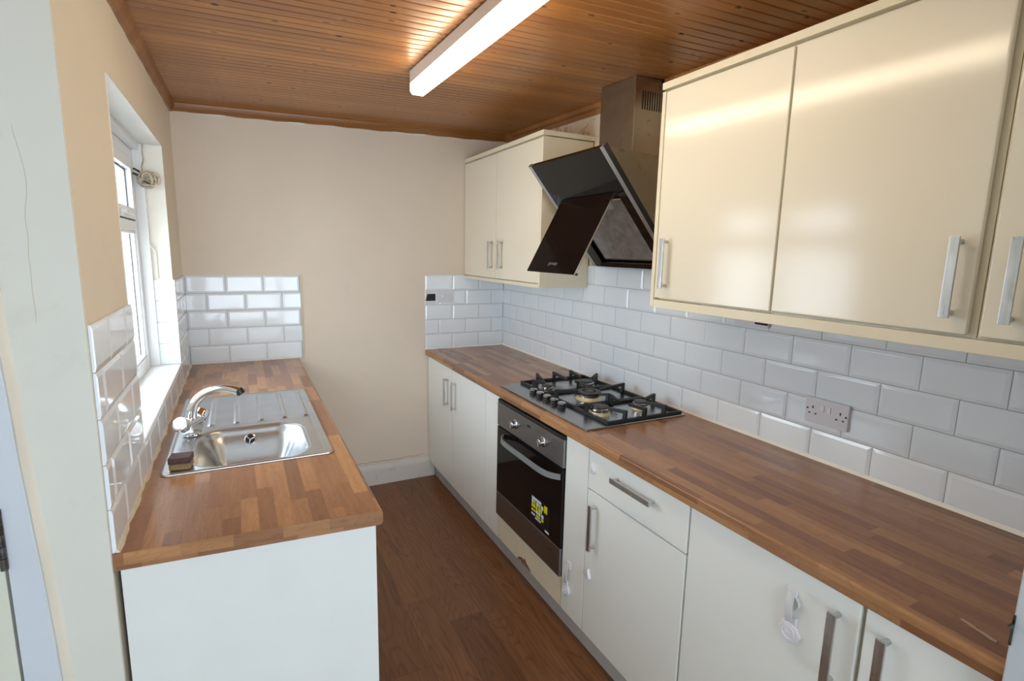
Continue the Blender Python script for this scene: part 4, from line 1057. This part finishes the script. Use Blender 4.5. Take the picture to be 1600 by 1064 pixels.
# ------------------------------------------------------------------ sink
import bisect
def smooth01(t): t = max(0.0, min(1.0, t)); return t*t*(3-2*t)
BX0, BX1, BY0, BY1 = -0.170, 0.184, 1.820, 2.195
def sd_rr(x, y, x0, x1, y0, y1, r):
    cx, cy = (x0+x1)/2, (y0+y1)/2; dx = abs(x-cx)-((x1-x0)/2-r); dy = abs(y-cy)-((y1-y0)/2-r)
    return math.hypot(max(dx, 0), max(dy, 0))+min(max(dx, dy), 0)-r
RX = [-0.129, -0.041, 0.046, 0.131, 0.212]
def sink_h(x, y):
    so = sd_rr(x, y, SX0, SX1, SY0, SY1, 0.022)
    z = 0.004
    z += 0.0022*smooth01((so+0.016)/0.008) if so > -0.022 else 0.0       # raised lip
    if so > -0.003: z -= 0.0068*smooth01((so+0.003)/0.003)
    s = sd_rr(x, y, BX0, BX1, BY0, BY1, 0.095)
    if s < 0.012: z -= 0.0025*smooth01((0.012-s)/0.012)
    if s < 0:
        d = -s
        z -= 0.018*smooth01(d/0.016) + 0.112*smooth01((d-0.002)/0.080)
        # slight fall to the waste hole
        z -= 0.008*smooth01((d-0.07)/0.10)
    # drainer: sunk fluted field
    sdn = sd_rr(x, y, -0.205, 0.222, 2.235, 2.675, 0.02)
    if sdn < 0:
        for rx in RX:
            yl, yh = 2.252, 2.660
            dxr = abs(x-rx); e = min(y-yl, yh-y)
            if dxr < 0.0115 and e > 0: z += 0.0050*smooth01((0.0115-dxr)/0.0065)*smooth01(e/0.010)
    # broad pressed groove down the right side
    if 0.214 < x < 0.236 and 1.83 < y < 2.68: z -= 0.0022*(0.5-0.5*math.cos(2*math.pi*(x-0.214)/0.022))*smooth01(min(y-1.83, 2.68-y)/0.02)
    return WT+0.0012+z
snk = thing('kitchen_sink', (0, 2.25, WT), 'stainless steel inset sink with drainer in the left worktop', 'sink')
nx_, ny_ = 200, 270
def grid_axis(a, b, n): return [a+(b-a)*i/n for i in range(n+1)]
gx_, gy_ = grid_axis(SX0, SX1, nx_), grid_axis(SY0, SY1, ny_)
cache = {}
def cell_kind(i, j):
    x = (gx_[i]+gx_[i+1])/2; y = (gy_[j]+gy_[j+1])/2
    if sd_rr(x, y, SX0, SX1, SY0, SY1, 0.022) > 0: return None
    if sd_rr(x, y, BX0, BX1, BY0, BY1, 0.095) < 0.004: return 'bowl'
    if sd_rr(x, y, -0.205, 0.222, 2.235, 2.675, 0.02) < 0: return 'drainer'
    return 'rim'
kinds = {'bowl': [], 'drainer': [], 'rim': []}
for i in range(nx_):
    for j in range(ny_):
        k_ = cell_kind(i, j)
        if k_: kinds[k_].append((i, j))
# surface normals are shared analytically through a slight shell: each part gets a thickness
for k_ in ('rim', 'drainer', 'bowl'):
    mb = MB(); vs = {}
    def V_(i, j):
        if (i, j) not in vs: vs[(i, j)] = mb.bm.verts.new((gx_[i], gy_[j], sink_h(gx_[i], gy_[j])))
        return vs[(i, j)]
    for (i, j) in kinds[k_]: mb.bm.faces.new((V_(i, j), V_(i+1, j), V_(i+1, j+1), V_(i, j+1)))
    o = mb.build(k_, M_SINK, snk, smooth=80)
    s_ = o.modifiers.new('solid', 'SOLIDIFY'); s_.thickness = 0.0009; s_.offset = -1
# overflow and waste
mb = MB(); oc = Vector((0.002, BY1-0.030, WT-0.036)); od = Vector((0, -1, 0.55)).normalized()
mb.lathe([(0.021, -0.006), (0.021, 0.002), (0.0165, 0.0035), (0.0158, 0.0)], oc, od, 28); of = mb.build('overflow', M_DULLCHROME, snk)
mb = MB(); mb.lathe([(0.0157, 0.0), (0.0157, 0.0008)], oc, od, 24); mb.build('overflow_hole', M_HOLE, of)
mb = MB(); ox = od.orthogonal().normalized(); oy = od.cross(ox)
for k_ in range(3):
    a = k_*2*math.pi/3+0.5; q = (ox*math.cos(a)+oy*math.sin(a))*0.0158
    mb.cyl(oc+od*0.0018, oc+od*0.0018+q, 0.0022, n=8)
mb.lathe([(0.004, 0.0), (0.004, 0.004), (0, 0.0045)], oc, od, 16); mb.build('overflow_grid', M_CHROME, of)
mb = MB(); mb.lathe([(0.040, 0.0), (0.040, 0.002), (0.033, 0.003), (0.030, 0.001), (0, 0.001)], (0.006, 2.005, WT-0.1365), (0, 0, 1), 32); mb.build('waste', M_DULLCHROME, snk)

# ------------------------------------------------------------------ mixer tap
tp = thing('mixer_tap', (-0.180, 2.185, WT+0.004), 'chrome two-knob mixer tap with arched spout standing on the sink', 'tap')
tx, ty, tz = -0.184, 2.168, WT+0.006
mb = MB(); mb.lathe([(0.030, 0), (0.030, 0.004), (0.026, 0.008), (0.024, 0.020)], (tx, ty, tz+0.0003), (0, 0, 1), 32)
_q = lambda u, v, z: (tx+u*0.88+v*0.47, ty-u*0.47+v*0.88, tz+z)
mb.hull8([_q(-0.026, -0.020, 0.006), _q(0.026, -0.020, 0.006), _q(0.026, 0.020, 0.006), _q(-0.026, 0.020, 0.006),
          _q(-0.023, -0.044, 0.050), _q(0.023, -0.044, 0.050), _q(0.023, 0.044, 0.050), _q(-0.023, 0.044, 0.050)])
mb.hull8([_q(-0.023, -0.044, 0.050), _q(0.023, -0.044, 0.050), _q(0.023, 0.044, 0.050), _q(-0.023, 0.044, 0.050),
          _q(-0.017, -0.022, 0.066), _q(0.017, -0.022, 0.066), _q(0.017, 0.022, 0.066), _q(-0.017, 0.022, 0.066)])
mb.lathe([(0.018, 0), (0.016, 0.012)], (tx, ty, tz+0.056), (0, 0, 1), 24)
mb.build('tap_body', M_CHROME, tp, bevel=0.004)
for sgn in (-1, 1):
    o_ = Vector((tx+sgn*0.012, ty+sgn*0.026, tz+0.040)); dd = Vector((sgn*0.40, sgn*0.76, 0.5)).normalized()
    mb = MB(); mb.cyl(o_, o_+dd*0.020, 0.015, n=20); st_ = mb.build('spindle', M_CHROME, tp)
    mb = MB(); o2 = o_+dd*0.016
    n_ = 48; prof = [(0.018, 0.0), (0.0255, 0.003), (0.0265, 0.010), (0.0265, 0.030), (0.024, 0.034)]
    a1_ = dd.orthogonal().normalized(); b1_ = dd.cross(a1_); rings = []
    for r, h in prof:
        rings.append([mb.bm.verts.new(o2+dd*h+(a1_*math.cos(2*math.pi*i/n_)+b1_*math.sin(2*math.pi*i/n_))*(r*(1+(0.045*math.cos(i*8*2*math.pi/n_) if 0.0 < h < 0.03 else 0)))) for i in range(n_)])
    fs = [mb.bm.faces.new(rings[0][::-1]), mb.bm.faces.new(rings[-1])]
    for R0, R1 in zip(rings, rings[1:]):
        for i in range(n_): fs.append(mb.bm.faces.new((R0[i], R0[(i+1)%n_], R1[(i+1)%n_], R1[i])))
    bmesh.ops.recalc_face_normals(mb.bm, faces=fs)
    kb = mb.build('tap_knob', M_CHROME, tp)
    mb = MB(); mb.lathe([(0.0195, 0.034), (0.0190, 0.0365), (0, 0.0375)], o2, dd, 28); mb.build('knob_cap', M_PLASTIC if sgn < 0 else M_CHROME, kb)
mb = MB()
P0 = Vector((tx, ty, tz+0.060)); P1 = Vector((tx+0.000, ty, tz+0.140)); P2 = Vector((tx+0.070, ty-0.018, tz+0.195)); P3 = Vector((tx+0.160, ty-0.040, tz+0.158))
pts = []; rr = []
for i in range(25):
    t_ = i/24; p = P0*(1-t_)**3+P1*3*t_*(1-t_)**2+P2*3*t_**2*(1-t_)+P3*t_**3
    pts.append(p); rr.append(0.0185-0.0055*smooth01(t_*1.3)+0.002*smooth01((t_-0.8)*5))
mb.tube(pts, rr, 18); spo = mb.build('spout', M_CHROME, tp)
mb = MB(); e = Vector(pts[-1]); mb.lathe([(0.0145, -0.008), (0.0155, -0.002), (0.0150, 0.012), (0.011, 0.014)], e, (0.55, -0.14, -0.82), 24); mb.build('aerator', M_BLACKPL, spo)

# sponge at the sink corner
sg = thing('scouring_sponge', (-0.193, 1.835, WT+0.006), 'small two-layer plum and tan scouring sponge on the near sink corner', 'sponge')
def rotbox(mb, cx, cy, hx, hy, z0, z1, a):
    c, s = math.cos(a), math.sin(a); P = lambda u, v, z: (cx+u*c-v*s, cy+u*s+v*c, z)
    mb.hull8([P(-hx, -hy, z0), P(hx, -hy, z0), P(hx, hy, z0), P(-hx, hy, z0), P(-hx, -hy, z1), P(hx, -hy, z1), P(hx, hy, z1), P(-hx, hy, z1)])
mb = MB(); rotbox(mb, -0.193, 1.850, 0.029, 0.026, WT+0.0062, WT+0.026, -0.12); mb.build('foam', M_SPONGE, sg, bevel=0.003)
mb = MB(); rotbox(mb, -0.193, 1.850, 0.0305, 0.027, WT+0.0262, WT+0.046, -0.12); mb.build('scourer', M_SCOUR, sg, bevel=0.003)

# ------------------------------------------------------------------ old cable at the window
cb_ = thing('cable_coil', (XL-0.075, 2.95, 1.86), 'tangled coil of old white cable hanging in the window reveal', 'cable')
cc = Vector((XL-0.062, WY1-0.036, 1.888)); mb = MB(); pts = []
rnd = random.Random(3)
for i in range(64):
    a = i*0.52; r = 0.030+0.012*math.sin(i*0.33)+0.006*math.sin(i*0.91)
    pts.append(cc+Vector((r*math.cos(a)+0.010*math.sin(i*0.05), -0.016*math.sin(i*0.11)-0.004, r*0.85*math.sin(a)+0.008*math.sin(i*0.07))))
mb.tube(pts, 0.0042, 8); mb.build('coil', M_CABLE, cb_)
mb = MB(); mb.tube([cc+Vector((-0.015, 0.0, 0.02)), cc+Vector((-0.018, 0.012, 0.06)), cc+Vector((-0.008, 0.012, 0.09)), cc+Vector((-0.012, 0.014, 0.12)), cc+Vector((-0.008, 0.014, 0.155))], 0.0026, 7)
mb.build('feed', M_CABLE, cb_)
for a, b, r_ in (((-0.030, -0.018, 0.016), (-0.072, -0.020, 0.032), 0.0045), ((-0.022, -0.020, 0.030), (-0.046, -0.024, 0.044), 0.004), ((-0.012, -0.024, -0.010), (0.012, -0.026, -0.020), 0.0035)):
    mb = MB(); mb.cyl(cc+Vector(a), cc+Vector(b), r_, n=8); tag(mb.build('wire_end', M_BLACKPL, cb_), 'black wire end')
mb = MB(); mb.tube([(XL-0.078, WY1-0.0235, 1.60), (XL-0.07, WY1-0.0235, 1.585), (XL-0.062, WY1-0.014, 1.575), (XL-0.056, WY1-0.008, 1.555), (XL-0.056, WY1-0.007, 1.50), (XL-0.056, WY1-0.007, 1.44)], 0.0035, 7)
tag(mb.build('cable', M_REVEAL), 'painted-over cable running down the window reveal below the coil', 'cable')
